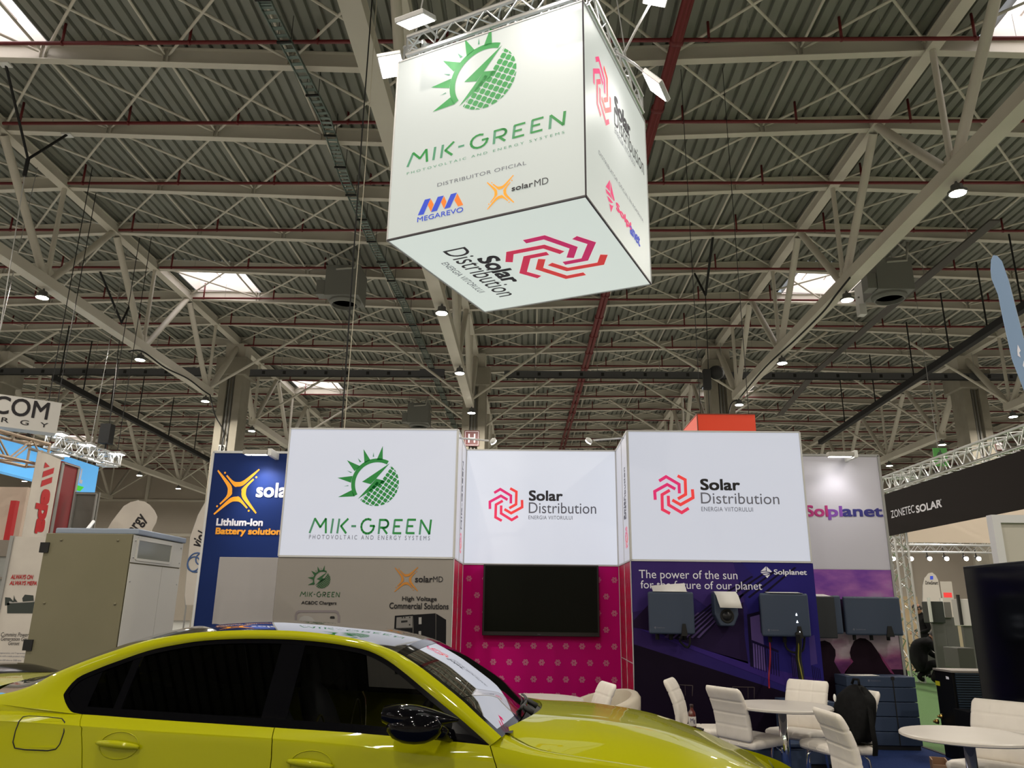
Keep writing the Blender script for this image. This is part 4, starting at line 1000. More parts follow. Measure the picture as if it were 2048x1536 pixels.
for sg in (1, -1):
    rows = []
    for a, b in zip(dI, dO):
        r = [gp(a, sg, -.02), gp(a, sg, -.001)]
        for u in (.12, .35, .6, .82, .94, 1):
            p = (a[0]+(b[0]-a[0])*u, a[1]+(b[1]-a[1])*u); r.append(gp(p, sg, .016*sin(pi*min(u*.8, 1))-(.012*u**4)))
        e = gp(b, sg, -.012); r.append(e+V((0, sg*.012, -.006)))
        rows.append(r)
    o = local(car, MB().grid(rows).build('roof_frame', PAINT, car, radians(35)))
    if sg > 0: rfm = o
    # shoulder behind the rear window: from the waist line up to the boot edge
    lowc = [(-2.514, None), (-2.66, None), (-2.85, None), (-3.05, None), (-3.3, None), (-3.6, None), (-3.85, None)]
    hi = [(-3.22, 1.048, gt(-3.22, 1.048)), (-3.26, 1.047, .725), (-3.32, 1.046, .72), (-3.42, 1.043, .71), (-3.55, 1.038, .695), (-3.72, 1.025, .66), (-3.88, .985, .58)]
    rows = []
    for (s, _), (s2, z2, t2) in zip(lowc, hi):
        t, z = WB(s), ZB(s); A = cp(s, sg*t, z); B = cp(s2, sg*t2, z2); r = []
        for u in (0, .2, .4, .6, .8, 1): q = A.lerp(B, u); q.y -= sg*.012*sin(pi*u); q.z += .012*sin(pi*u); r.append(q)
        rows.append(r)
    local(car, MB().grid(rows).build('rear_shoulder', PAINT, car, True))
# window glass, trim and pillars
def clip_s(poly, lo, hi): 
    p = clip(poly, 1, 0, hi); return clip(p, -1, 0, -lo)
bottom = [(-2.234, .984), (-1.889, .972), (-1.55, .960), (-1.188, .948), (-.907, .933), (-.596, .914)]
DLO = dI+bottom
for sg in (1, -1):
    for nm, lo, hi_, m_ in (('front_window', -1.515, -.3, GLF), ('rear_window', -2.33, -1.61, GLR), ('quarter_window', -2.9, -2.36, GLR)):
        q = clip_s(DLO, lo, hi_); o = MB().add([gp(p, sg, -.012) for p in q], [tuple(range(len(q)))]).build(nm, m_, car); local(car, o)
    q = clip_s(DLO, -1.625, -1.50); local(car, MB().add([gp(p, sg, -.006) for p in q], [tuple(range(len(q)))]).build('door_pillar', GLOSSB, car))
    q = clip_s(DLO, -2.375, -2.335); local(car, MB().add([gp(p, sg, -.007) for p in q], [tuple(range(len(q)))]).build('window_divider', GLOSSB, car))
    q = clip_s(DLO, -2.9, -2.51); local(car, MB().add([gp(p, sg, -.009) for p in q], [tuple(range(len(q)))]).build('corner_trim', GLOSSB, car))
    q = clip_s(DLO, -.70, -.3); local(car, MB().add([gp(p, sg, -.006) for p in q], [tuple(range(len(q)))]).build('mirror_triangle', GLOSSB, car))
    def inset(path, w, nrm):
        rows = []
        for i, p in enumerate(path):
            a, b = path[max(i-1, 0)], path[min(i+1, len(path)-1)]; dx, dy = b[0]-a[0], b[1]-a[1]; l = hypot(dx, dy); n_ = (-dy/l*nrm*w, dx/l*nrm*w)
            rows.append([gp(p, sg, -.0035), gp((p[0]+n_[0], p[1]+n_[1]), sg, -.005)])
        return rows
    m2 = MB(); m2.grid(inset(dI, .022, 1)); m2.grid(inset([(-2.53, .995)]+bottom+[(-.53, .912)], .034, 1)); local(car, m2.build('window_trim', GLOSSB, car, True))
# top skin: windscreen, roof, rear screen
def skin(i0, i1, name, m_, wmax=1.0, lift=0, k=3, nw=14):
    E_, C_ = densify(gO[:20], k), densify(gC, k); rows = []
    for i in range(i0*k, i1*k+1):
        (se, ze), (sc, zc) = E_[i], C_[i]; r = []; te = gt(se, ze)-.014
        for j in range(-nw, nw+1):
            w_ = j/nw*wmax; a = abs(w_)
            r.append(cp(sc+(se-sc)*a**2.2, te*w_, zc+(ze-.004-zc)*a**2.3+lift))
        rows.append(r)
    return local(car, MB().grid(rows).build(name, m_, car, True))
skin(0, 5, 'windscreen', GLW); skin(5, 13, 'roof', ROOFB); skin(13, 19, 'rear_screen', GLR)
# black bands printed round the windscreen edge
E_, C_ = densify(gO[:20]), densify(gC); m2 = MB(); rows = []
def skp(i, w_, lift=.0015):
    (se, ze), (sc, zc) = E_[i], C_[i]; a = abs(w_); te = gt(se, ze)-.014
    return cp(sc+(se-sc)*a**2.2, te*w_, zc+(ze-.004-zc)*a**2.3+lift)
for sg in (1, -1): m2.grid([[skp(i, sg*1.0), skp(i, sg*.955)] for i in range(0, 16)])
m2.grid([[skp(i, j/14) for j in range(-14, 15)] for i in (14, 15)]); m2.grid([[skp(i, j/14) for j in range(-14, 15)] for i in (0, 1)])
local(car, m2.build('windscreen_border', GLOSSB, car, True))
# bonnet
hs = [-.47, -.38, -.30, -.2, 0, .2, .4, .6, .75, .9, 1.0]
HT = tab(hs, [.71, .745, .77, .78, .78, .77, .745, .69, .62, .50, .38]); HZ = tab(hs, [.955, .915, .887, .872, .848, .822, .79, .745, .70, .64, .60])
HC = tab([-.47, -.30, -.07, .13, .33, .48, .63, .78, .89, 1.0, 1.05], [.985, .984, .977, .960, .929, .888, .838, .776, .728, .67, .63])
def bon(u, w_):
    """u 0 at the windscreen .. 1 at the nose"""
    s0 = -.30-.17*w_*w_; s1 = 1.0-.30*w_*w_; s = s0+(s1-s0)*u; se = -.47+(.70+.47)*u; a = abs(w_)
    z = HC(s)*(1-a**3.0)+HZ(se)*a**3.0
    z += .009*math.exp(-((a-.50)/.07)**2)*min(1, u*5)*(1-u)
    return cp(s, HT(se)*w_, z)
P = [[bon(i/26, j/18) for j in range(-18, 19)] for i in range(27)]
edge = [[q+V((0, 0, -.03)) for q in P[0]]]
o = local(car, MB().grid(edge+P).build('bonnet', PAINT, car, radians(40)))
local(car, MB().flat([[(.045*cos(2*pi*i/20), .045*sin(2*pi*i/20)) for i in range(20)]], bon(.97, 0)+V((0, 0, .004)), (0, 1, 0), V((-.5, 0, .86)), V((.86, 0, .5))).build('round_emblem', mat('emblem_grey', (.2, .25, .3), .3, .5), o))
# wing tops between flank and bonnet
for sg in (1, -1):
    rows = []
    for i in range(25):
        s = -.52+(.90+.52)*i/24; u = min(1, max(0, (s+.47)/1.17)); sb = min(s, .70)
        A = cp(s, sg*WB(s), ZB(s)); bo = bon(u, sg*1.0); B = V((bo.x if s > -.47 else s, bo.y, bo.z-.001)); r = []
        B.y -= sg*.006
        for k in (0, .25, .5, .75, 1): q = A.lerp(B, k); q.z += .010*sin(pi*k); r.append(q)
        r.append(r[-1]+V((0, 0, -.03))); rows.append(r)
    local(car, MB().grid(rows).build('wing_top', PAINT, car, True))
# scuttle panel and wipers
rows = []
for j in range(-16, 17):
    w_ = j/16; a = skp(0, w_*.99, -.012); b = bon(0, w_*.98)+V((.012, 0, -.028)); rows.append([a, a.lerp(b, .5)-V((0, 0, .02)), b])
local(car, MB().grid(rows).build('scuttle_panel', RUBBER, car, True))
for w0, w1 in ((.30, -.42), (-.12, -.80)):
    m2 = MB(); pts = []
    for k in range(9):
        w_ = w0+(w1-w0)*k/8; q = skp(1, w_*.96, .012).lerp(bon(0, w_*.96), .10+.1*k/8); pts.append(q)
    m2.tube(pts, [.011-.0006*k for k in range(9)], 6); q = bon(0, w0)+V((-.03, 0, -.01)); m2.tube([q, pts[0].lerp(q, .4)+V((0, 0, .01)), pts[2]], [.017, .013, .009], 6)
    local(car, m2.build('wiper', RUBBER, car, True))
# boot lid, spoiler, tail, underbody, nose
rows = []
for i in range(9):
    u = i/8; s = -3.20-u*.66; r = []
    for j in range(-10, 11):
        w_ = j/10; a = abs(w_); te = .70-.04*u; zc = 1.098-.01*u-(.05*max(0, u-.8)); ze = 1.047-.02*u-(.06*max(0, u-.8)); r.append(cp(s-.02*(1-a*a), te*w_, zc+(ze-zc)*a**2.4))
    rows.append(r)
boot = local(car, MB().grid(rows).build('boot_lid', PAINT, car, True))
rows = []
for j in range(-16, 17):
    w_ = j/16; a = abs(w_); e = max(0, 1-a**8); x = -3.74+.10*a**2.2; z = 1.093-.035*a**2.4; y = .70*w_
    rows.append([cp(x+.10, y, z-.005), cp(x, y, z+.040*e), cp(x-.05, y, z+.052*e), cp(x-.06, y, z+.040*e), cp(x-.02, y, z-.015)])
local(car, MB().grid(rows).build('boot_spoiler', GLOSSB, car, True))
rows = []
for v in VS: rows.append([cp(-3.85-.1*(1-(j/8)**2), side_pt(-3.85, v)[0]*j/8, side_pt(-3.85, v)[1]+.06*(1-(j/8)**2)*(v > .9)) for j in range(-8, 9)])
rows.append([cp(-3.86-.06*(1-(j/8)**2), .6*j/8, .99+.07*(1-(j/8)**2)) for j in range(-8, 9)])
local(car, MB().grid(rows).build('rear_bumper', PAINT, car, radians(40)))
rows = []
for v in VS: rows.append([cp(.9+.16*(1-(j/8)**2), side_pt(.9, v)[0]*j/8, side_pt(.9, v)[1]) for j in range(-8, 9)])
local(car, MB().grid(rows).build('front_bumper', PAINT, car, radians(40)))
m2 = MB(); m2.box((-3.8, -.84, .16), (.88, .84, .2)).box((-3.2, -.78, .2), (-.3, .78, .34)); local(car, m2.build('underbody', RUBBER, car))
local(car, MB().box((-.46, -.78, .3), (-.44, .78, .86)).box((-2.95, -.76, .3), (-2.9, .76, 1.0)).build('bulkhead', RUBBER, car))
# wheels
TYRE = mat('tyre', (.012, .012, .012), .75); RIM = mat('black_rim', (.02, .02, .022), .3, .6)
for s in (0, -2.857):
    for sg in (1, -1):
        c = cp(s, sg*(WM(s)-.115), .335); rm = M.Translation(c) @ M.Rotation(radians(90)*sg, 4, 'X')
        arch = MB().lathe([(.30, 0), (.375, 0), (.385, .004), (.375, .01)], m=M.Translation(cp(s, sg*(WM(s)+.002), .36)) @ M.Rotation(radians(90)*sg, 4, 'X'), n=32); local(car, arch.build('wheel_arch', RUBBER, car, True))
        wh = local(car, MB().lathe([(.24, -.12), (.32, -.12), (.335, -.09), (.335, .09), (.32, .122), (.25, .128), (.245, .11)], m=rm, n=36).build('wheel', TYRE, car, radians(30)))
        m2 = MB(); m2.lathe([(.245, .11), (.235, .06), (.22, -.1)], m=rm, n=36); m2.lathe([(0, .10), (.06, .10), (.07, .07)], m=rm, n=20)
        for k in range(10):
            a = 2*pi*k/10
            for da in (-.09, .09): m2.bar(rm @ V((.05*cos(a), .05*sin(a), .09)), rm @ V((.24*cos(a+da), .24*sin(a+da), .105)), .018, .02)
        o = m2.build('rim', RIM, wh, radians(40)); o.parent = wh; o.matrix_parent_inverse = M()
# handles, fuel flap, shut lines
def flankpx(px, py):
    """point of the right flank seen at a point of the photo"""
    d = FWD + RIGHT*((px-1024)/FPX) + DOWN*((py-768)/FPX); inv = CARM.inverted(); e = inv @ V((0, 0, EYE)); d = inv.to_3x3() @ d; t = .88
    for _ in range(12):
        l = (-t-e.y)/d.y; q = e+d*l; t = side_t(q.x, q.z)
    return (q.x, q.z)
SHUT = mat('shut_line', (.01, .01, .008), .8)
for dr, pxs in ((rd, ((197, 1484), (280, 1494))), (fd, ((577, 1521), (667, 1533)))):
    a, b = flankpx(*pxs[0]), flankpx(*pxs[1]); n = 14; pts = []; rr = []
    for i in range(n+1):
        u = i/n; s, z = a[0]+(b[0]-a[0])*u, a[1]+(b[1]-a[1])*u+.004*sin(pi*u); pts.append(cp(s, side_t(s, z)+.012+.020*sin(pi*min(1, u*1.05))**.6, z)); rr.append(.004+.0135*sin(pi*(.06+.88*u))**.6)
    o = MB().tube(pts, rr, 10).build('door_handle', PAINT, dr, True); local(dr, o)
    c = ((a[0]+b[0])/2, (a[1]+b[1])/2-.004); L_ = (b[0]-a[0])*.46
    rows = []
    for k in range(4):
        f = (1, .8, .5, 0)[k]; dd = (.0015, -.002, -.006, -.006)[k]
        rows.append([cp(c[0]+L_*f*cos(2*pi*j/24), side_t(c[0]+L_*f*cos(2*pi*j/24), c[1]+.058*f*sin(2*pi*j/24))+.0015, c[1]+.058*f*sin(2*pi*j/24)) for j in range(24)])
    local(dr, MB().tube(rows[0]+[rows[0][0]], .0022, 5).build('handle_recess', PAINT, dr, True))
loop = []
for (x, y) in ((30, 1496), (26, 1484), (31, 1462), (38, 1443), (46, 1434), (58, 1432), (95, 1434), (124, 1437), (131, 1444), (128, 1464), (120, 1488), (112, 1498), (96, 1501), (50, 1499), (30, 1496)):
    s, z = flankpx(x, y); loop.append(cp(s, side_t(s, z)+.0012, z))
local(rq, MB().tube(loop, .0028, 5).build('fuel_flap_edge', SHUT, rq, True))
s, z = flankpx(78, 1468); q = [flankpx(*p) for p in ((33, 1494), (40, 1442), (125, 1442), (112, 1496))]
local(rq, MB().add([cp(a, side_t(a, b)+.001, b) for a, b in q], [(0, 1, 2, 3)]).build('fuel_flap', PAINT, rq))
# mirrors
for sg in (1, -1):
    m2 = MB(); rows = []
    for i in range(17):
        u = i/16; s = -.985+.33*u; f = max(.02, sin(pi*min(1, .10+u*.80)**.9))**.55; f2 = 1-.80*u**2.2
        cz = 1.040-.016*u+.012*f2; ct = 1.0-.055*u**2
        rows.append([cp(s, sg*(ct+(.105*f2)*f*cos(2*pi*j/20)), cz+(.056*f2*f)*sin(2*pi*j/20)*(1.0 if sin(2*pi*j/20) > 0 else 1.15)) for j in range(20)])
    mir = local(car, m2.grid(rows, True).build('door_mirror', GLOSSB, car, True))
    o = MB().tube([cp(-.80, sg*.95, 1.0), cp(-.74, sg*.90, .965), cp(-.70, sg*.85, .945)], [.04, .035, .03], 10).build('mirror_arm', GLOSSB, mir, True); local(mir, o)
    o = MB().ball(cp(-.84, sg*1.03, 1.002), (.13, .075, .07), 14).build('mirror_base', GLOSSB, mir, True); local(mir, o)
# cabin
SEATM = noise_mat('dark_leather', (.03, .03, .032), (.045, .045, .048), 4, .5); PIPING = mat('seat_piping', (.2, .19, .03), .5)
for sg in (1, -1):
    for s, nm in ((-1.55, 'front_seat'), (-2.35, 'rear_seat')):
        m2 = MB(); rows = []
        for (x, z, hw, th) in ((-.02, .50, .25, .10), (-.08, .70, .25, .11), (-.15, .88, .24, .10), (-.20, 1.0, .20, .08), (-.215, 1.04, .12, .06), (-.22, 1.08, .14, .07), (-.235, 1.18, .14, .065), (-.24, 1.225, .10, .04)):
            rows.append([cp(s+x+th*sin(2*pi*j/16)*.8, sg*.38+hw*cos(2*pi*j/16), z) for j in range(16)])
        m2.grid(rows, True); m2.add(rows[-1], [tuple(range(16))]); m2.ball(cp(s+.22, sg*.38, .48), (.30, .26, .10), 14)
        o = local(car, m2.build(nm, SEATM, car, True))
        if s > -2: local(o, MB().tube([cp(s-.02+.02+.085, sg*.38+.20*w_, .62+.34*(1-w_*w_)) for w_ in [k/8 for k in range(-8, 9)]], .006, 5).build('piping', PIPING, o, True))
m2 = MB(); m2.grid([[cp(x, y, z) for y in (-.76, -.3, .3, .76)] for x, z in ((-.95, .72), (-.93, .88), (-.85, .93), (-.55, .95), (-.42, .95))]); local(car, m2.build('dashboard', MATTBLACK, car, True))
rm = M.Translation(cp(-1.05, -.37, .86)) @ M.Rotation(radians(-65), 4, 'Y')
m2 = MB(); m2.tube([rm @ V((.18*cos(2*pi*j/24), .18*sin(2*pi*j/24), 0)) for j in range(25)], .016, 8); m2.bar(rm @ V((-.17, 0, 0)), rm @ V((.17, 0, 0)), .05, .02); local(car, m2.build('steering_wheel', MATTBLACK, car, True))
m2 = MB(); m2.grid([[cp(x, y, z-.03) for y in (-.5, 0, .5)] for x, z in ((-1.05, 1.35), (-1.6, 1.40), (-2.2, 1.37), (-2.5, 1.30))]); local(car, m2.build('headliner', MATTBLACK, car, True))
local(car, MB().box((-2.9, -.76, .9), (-2.5, .76, .97)).build('parcel_shelf', MATTBLACK, car))
# ================================================================ carpets
BLUEC = noise_mat('blue_carpet', (.015, .030, .105), (.02, .038, .13), 60, .95, bump=.3, spec=.1); GREENC = noise_mat('green_carpet', (.06, .14, .035), (.075, .165, .045), 50, .95, bump=.3)
tag(MB().add([(-5.2, 1.5, .006), (4.62, 1.5, .006), (4.62, 10.3, .006), (-5.2, 10.3, .006)], [(0, 1, 2, 3)]).build('carpet', BLUEC), 'dark blue carpet under the booth, its chairs and tables', 'carpet')
tag(MB().add([(4.66, 1.5, .005), (13.5, 1.5, .005), (13.5, 24, .005), (4.66, 24, .005)], [(0, 1, 2, 3)]).build('carpet', GREENC), 'green carpet of the neighbouring stand where a man crouches', 'carpet')
MB().box((4.62, 1.5, 0), (4.66, 10.3, .012)).build('trim_1', MATTBLACK)['kind'] = 'structure'

# ================================================================ chairs and tables
LEATH = noise_mat('white_leatherette', (.78, .725, .65), (.82, .765, .69), 9, .5, bump=.05); BEIGE = noise_mat('beige_leatherette', (.52, .46, .36), (.56, .5, .4), 8, .5, bump=.05)
def slab(mb, cf, hw, th, us, vs, gu=(), gv=(), nu=44, nv=50, gd=.006, rc=.25):
    """padded panel: cf(u,v,d) maps u across, v along, d out of the face; grooves at gu, gv on both faces"""
    rows = []
    for i in range(nv+1):
        v = -1+2*i/nv; e = (1-abs(v)**9)**.5 if abs(v) < 1 else 0
        k = 1-rc*max(0, (abs(v)-.80)/.20)**2.4
        loop = []
        for sd in (1, -1):
            for j in range(nu):
                u = (-1+2*j/nu)*sd; ee = (1-abs(u)**10)**.5 if abs(u) < 1 else 0
                t = th*(.12+.88*ee*e)
                for g in gu: t -= gd*math.exp(-((u-g)/.022)**2)*(1 if sd > 0 else .5)
                for g in gv: t -= gd*math.exp(-((v-g)/.02)**2)
                loop.append(cf(u*hw*k, v, sd*t))
        rows.append(loop)
    n = len(rows[0]); mb.grid(rows, True); mb.add(rows[0], [tuple(range(n-1, -1, -1))]); mb.add(rows[-1], [tuple(range(n))]); return mb
def make_chair(label=''):
    o = thing('quilted_chair', label, 'chair', (0, 0, 0), 'white quilted chairs at the round tables')
    def seat(u, v, d): return V((.225*v+.01, u, .435+d+.012*v+(.012 if d > 0 else 0)-.03*max(0, v-.6)))
    def back(u, v, d):
        q = (v+1)/2; return V((-.205-.115*q+.035*sin(pi*q)-d*-.97, u, .455+.425*q+d*.22))
    local(o, slab(MB(), seat, .215, .034, 0, 0, (-.33, .33), (-.33, .33)).build('seat', LEATH, o, True))
    local(o, slab(MB(), back, .205, .030, 0, 0, (-.33, .33), (-.42, .05, .52), rc=.10).build('backrest', LEATH, o, True))
    for sx in (1, -1):
        for sy in (1, -1): local(o, MB().tube([(sx*.13, sy*.14, .41), (sx*.165, sy*.165, .36), (sx*.20, sy*.19, .012)], [.012, .012, .010], 8).build('leg', CHROME, o, True))
    local(o, MB().bar((-.14, -.14, .405), (.14, .14, .405), .03, .012).bar((-.14, .14, .405), (.14, -.14, .405), .03, .012).build('seat_bracket', GREY, o))
    return o
chair0 = make_chair(); first = True
CH = [((.40, 7.30), (-.97, -.22), 'white chair facing the round table left of the beige tub chair'),
      ((1.63, 7.78), (.93, -.36), 'white chair seen edge-on beside the bottle, before the indigo picture'),
      ((1.93, 7.28), (.86, .50), 'white chair seen from behind, just left of the middle round table'),
      ((2.46, 7.72), (-.68, -.73), 'white chair facing us behind the middle round table'),
      ((2.30, 5.62), (1.0, .06), 'leaning back of a near white chair, overlapping the middle table edge'),
      ((2.55, 7.01), (-.95, -.30), 'white chair with the black backpack on its seat'),
      ((3.34, 6.20), (-.80, -.60), 'white quilted chair behind the table at the right')]
CHO = []
for (p, f, lab) in CH:
    c = chair0 if first else copy_tree(chair0); first = False
    c.location = (p[0], p[1], .008); c.rotation_euler = (0, 0, atan2(f[1], f[0])); c['label'] = lab; CHO.append(c)
TOPM = noise_mat('white_table_top', (.58, .54, .49), (.61, .57, .52), 3, .35)
def table(label, x, y, first=None):
    o = thing('round_table', label, 'table', (x, y, .008), 'round white cafe tables')
    local(o, MB().lathe([(0, .708), (.41, .708), (.42, .714), (.42, .728), (.414, .734), (0, .734)], n=64).build('tabletop', TOPM, o, radians(35)))
    local(o, MB().tube([(0, 0, .03), (0, 0, .708)], .036, 20).build('pole', CHROME, o, True))
    local(o, MB().lathe([(0, 0), (.23, 0), (.235, .006), (.2, .014), (.06, .03), (0, .032)], n=40).build('base', CHROME, o, True))
    local(o, MB().lathe([(0, .695), (.1, .695), (.1, .708)], n=24).build('mounting_plate', GREY, o)); return o
table('round white table half hidden behind the car windscreen', .07, 7.42)
table('middle round white table before the indigo picture', 2.18, 7.2)
table('nearest round white table at the right edge', 2.95, 5.69)
def tub(label, x, y, rz):
    o = thing('tub_chair', label, 'armchair', (x, y, .008), 'beige tub chairs at the magenta wall', rz)
    rows = []
    for i in range(41):
        a = radians(-128+256*i/40); q = abs(i-20)/20; top = .755-.17*q**1.7; ro, ri = .385, .30
        rows.append([V((-ro*cos(a)*.98, ro*sin(a), .10)), V((-ro*cos(a), ro*sin(a), .3)), V((-(ro+.012)*cos(a), (ro+.012)*sin(a), top-.04)), V((-(ro-.01)*cos(a), (ro-.01)*sin(a), top-.008)), V((-(ro-.04)*cos(a), (ro-.04)*sin(a), top)), V((-(ri+.01)*cos(a), (ri+.01)*sin(a), top-.012)), V((-ri*cos(a), ri*sin(a), top-.05)), V((-ri*cos(a)*.97, ri*sin(a)*.97, .36)), V((-ri*cos(a)*.97, ri*sin(a)*.97, .10))])
    m2 = MB().grid(rows, True); m2.add(rows[0], [tuple(range(8, -1, -1))]); m2.add(rows[-1], [tuple(range(9))])
    local(o, m2.build('shell', BEIGE, o, radians(50)))
    local(o, MB().lathe([(0, .30), (.29, .30), (.305, .32), (.305, .41), (.28, .44), (0, .452)], (.03, 0, 0), 32).build('seat_cushion', BEIGE, o, radians(50)))
    local(o, MB().lathe([(0, .10), (.36, .10), (.36, .16), (0, .16)], n=32).build('frame', BEIGE, o))
    for sx in (1, -1):
        for sy in (1, -1): local(o, MB().tube([(sx*.24, sy*.24, .10), (sx*.25, sy*.25, 0)], [.025, .018], 8).build('leg', BLACK, o, True))
tub('beige tub chair between the two towers, right of the first round table', .68, 8.02, radians(205))
tub('beige tub chair peeping out behind the car windscreen', -.52, 8.45, radians(-60))
# bottle on the edge-on chair
b_ = at(1385, 1450, Y=7.62); b_.z = .49
o = thing('bottle', 'small brown glass bottle with white label standing behind the bonnet', 'bottle', b_)
local(o, MB().lathe([(0, 0), (.03, 0), (.034, .004), (.034, .115), (.03, .135), (.016, .155), (.013, .165), (.013, .18), (0, .18)], n=24).build('glass_body', mat('brown_glass', (.10, .012, .010), .08, coat=.6), o, radians(50)))
local(o, MB().lathe([(.0346, .02), (.0349, .021), (.0349, .098), (.0346, .099)], n=24).build('paper_label', mat('label_white', (.62, .58, .55), .6), o, True))
local(o, MB().lathe([(0, .176), (.0155, .176), (.0165, .18), (.0165, .2), (.014, .203), (0, .203)], n=20).build('cap', mat('brown_cap', (.03, .01, .008), .4), o, radians(40)))
m2 = put_text(MB(), 'Mg', (0, -.0358, 0), (1, 0, 0), (0, 0, 1), (0, -1, 0), -.022, .022, .04, .085, 0, bold=.01)
for i, p in enumerate(m2.v): a = p.x/.0352; m2.v[i] = V((.0354*sin(a), -.0354*cos(a), p.z))
local(o, m2.build('lettering', mat('label_violet', (.04, .03, .12), .6), o))
tag(MB().lathe([(0, 0), (.1, 0), (.1, .012), (0, .012)], (b_.x, b_.y, .476), 24).build('coaster', MATTBLACK), 'flat black pad under the brown bottle', 'pad')
# backpack
BAGM = noise_mat('black_cordura', (.004, .004, .004), (.007, .007, .007), 30, .85, bump=.2, spec=.15)
ch = CHO[5]; bc = V((2.57, 6.97, .487)); br = ch.rotation_euler.z
bag = thing('backpack', 'black backpack with a dangling strap on a white chair', 'backpack', bc, None, br)
rows = []
for i in range(25):
    q = i/24; hw = .205*(1-abs(2*q-.84)**3*.20)*(1 if q < .72 else 1-.62*((q-.72)/.28)**1.6); th = (.135*(1-.45*q))*(1 if q < .8 else 1-.5*((q-.8)/.2)); cx = -.075-.135*q; e = .12+.88*min(1, q/.05)**.5 if q < .05 else 1
    if q > .97: hw *= .6; th *= .6
    r = []
    for j in range(32):
        a = 2*pi*j/32; c_, s_ = cos(a), sin(a); k = .007*sin(5*a+9*q)+.006*sin(11*q+3*a)
        r.append(V((cx+th*e*math.copysign(abs(c_)**.7, c_)+k, hw*e*math.copysign(abs(s_)**.7, s_)+.02*sin(2.6*q), .445*q)))
    rows.append(r)
m2 = MB().grid(rows, True); m2.add(rows[0], [tuple(range(31, -1, -1))]); m2.add(rows[-1], [tuple(range(32))])
local(bag, m2.build('body', BAGM, bag, True))
def ribbon(pts, w, wd=V((0, 1, 0)), th=.004):
    P = []
    for i in range(len(pts)-1):
        p0, p1, p2, p3 = V(pts[max(i-1, 0)]), V(pts[i]), V(pts[i+1]), V(pts[min(i+2, len(pts)-1)])
        for j in range(6): t = j/6; P.append(.5*(2*p1+(p2-p0)*t+(2*p0-5*p1+4*p2-p3)*t*t+(3*p1-p0-3*p2+p3)*t**3))
    P.append(V(pts[-1])); rows = []
    for i, p in enumerate(P):
        d = (P[min(i+1, len(P)-1)]-P[max(i-1, 0)]).normalized(); n = wd.cross(d).normalized(); w_ = d.cross(n).normalized()*w/2
        rows.append([p-w_-n*th, p+w_-n*th, p+w_+n*th, p-w_+n*th])
    return MB().grid(rows, True)
local(bag, ribbon([(-.20, .10, .43), (-.17, .17, .36), (-.13, .235, .24), (-.10, .275, .12), (-.10, .285, .02), (-.10, .27, -.06)], .045, V((1, 0, 0))).build('shoulder_strap', BAGM, bag, True))
local(bag, ribbon([(-.10, .285, .03), (-.09, .24, .02), (-.05, .17, .03)], .025, V((1, 0, 0))).build('strap_tail', BAGM, bag, True))
local(bag, MB().tube([(-.20, -.04, .445), (-.215, -.03, .485), (-.215, .03, .485), (-.20, .05, .445)], .011, 8).build('carry_handle', BAGM, bag, True))
local(bag, MB().ball((-.035, -.065, .335), (.012, .014, .032), 10).build('white_tag', WHITE, bag, True))
# battery stacks
BAT = mat('slate_battery', (.043, .064, .115), .5, spec=.3); BATG = mat('battery_gap', (.008, .009, .012), .7)
def stack(label, x0, x1, y0, y1, zs, seam=None):
    o = thing('battery_stack', label, 'battery cabinet', ((x0+x1)/2, (y0+y1)/2, .008), 'slate battery stacks against the booth walls')
    MB().box((x0+.02, y0+.02, .006), (x1-.02, y1-.02, zs[0])).build('plinth', BATG, o)
    for a, b in zip(zs, zs[1:]): MB().box((x0, y0, a+.003), (x1, y1, b-.002)).build('battery_module', BAT, o, bevel=.008)
    if seam: MB().box((seam-.006, y0-.003, zs[0]), (seam+.006, y0+.002, zs[-1])).box((seam-.02, y0-.006, zs[-1]-.04), (seam+.02, y0+.001, zs[-1]-.002)).build('cable_channel', MATTBLACK, o)
    f = Plane((0, y0, 0), (1, 0, 0), (0, 0, 1))
    MB().flat(xf(GEM, x0+.26, zs[-1]-.05, .014), *f.k, .003).build('gem_emblem', GREYT, o); words(o, f, 'Solplanet', x0+.285, x0+.40, zs[-1]-.058, zs[-1]-.042, GREYT, .003); return o
stack('tall slate battery cabinet in front of the sunset picture', 3.72, 4.52, 9.72, 10.09, [.05, .20, .36, .52, .68, .80], 4.26)
stack('slate battery cabinet with papers on top behind the middle table', 2.62, 3.12, 8.5, 8.88, [.05, .28, .50, .64])
tag(MB().box((2.07, 8.15, .01), (2.67, 8.62, .26)).build('storage_box', BAT, bevel=.02), 'low slate box on the carpet behind the middle table', 'box')
o = tag(MB().box((2.05, 8.13, .26), (2.69, 8.64, .30)).build('box_lid', BAT, bevel=.012), '', ''); o.parent = bpy.data.objects['storage_box']; 
for k in ('label', 'category'):
    if k in o: del o[k]
o = MB().box((2.22, 8.3, .2995), (2.4, 8.4, .302)).build('lid_recess', MATTBLACK); o.parent = bpy.data.objects['storage_box']
sheet('paper_sheet', 'white leaflet lying on the battery cabinet behind the middle table', [[V((2.72+.0*i, 8.50+.08*i, .645)), V((3.05, 8.49+.08*i, .645+.004*i))] for i in range(4)])
sheet('paper_sheet', 'white leaflet lying on the tall battery cabinet', [[V((3.78, 9.72+.07*i, .804)), V((4.12, 9.74+.07*i, .806))] for i in range(4)])
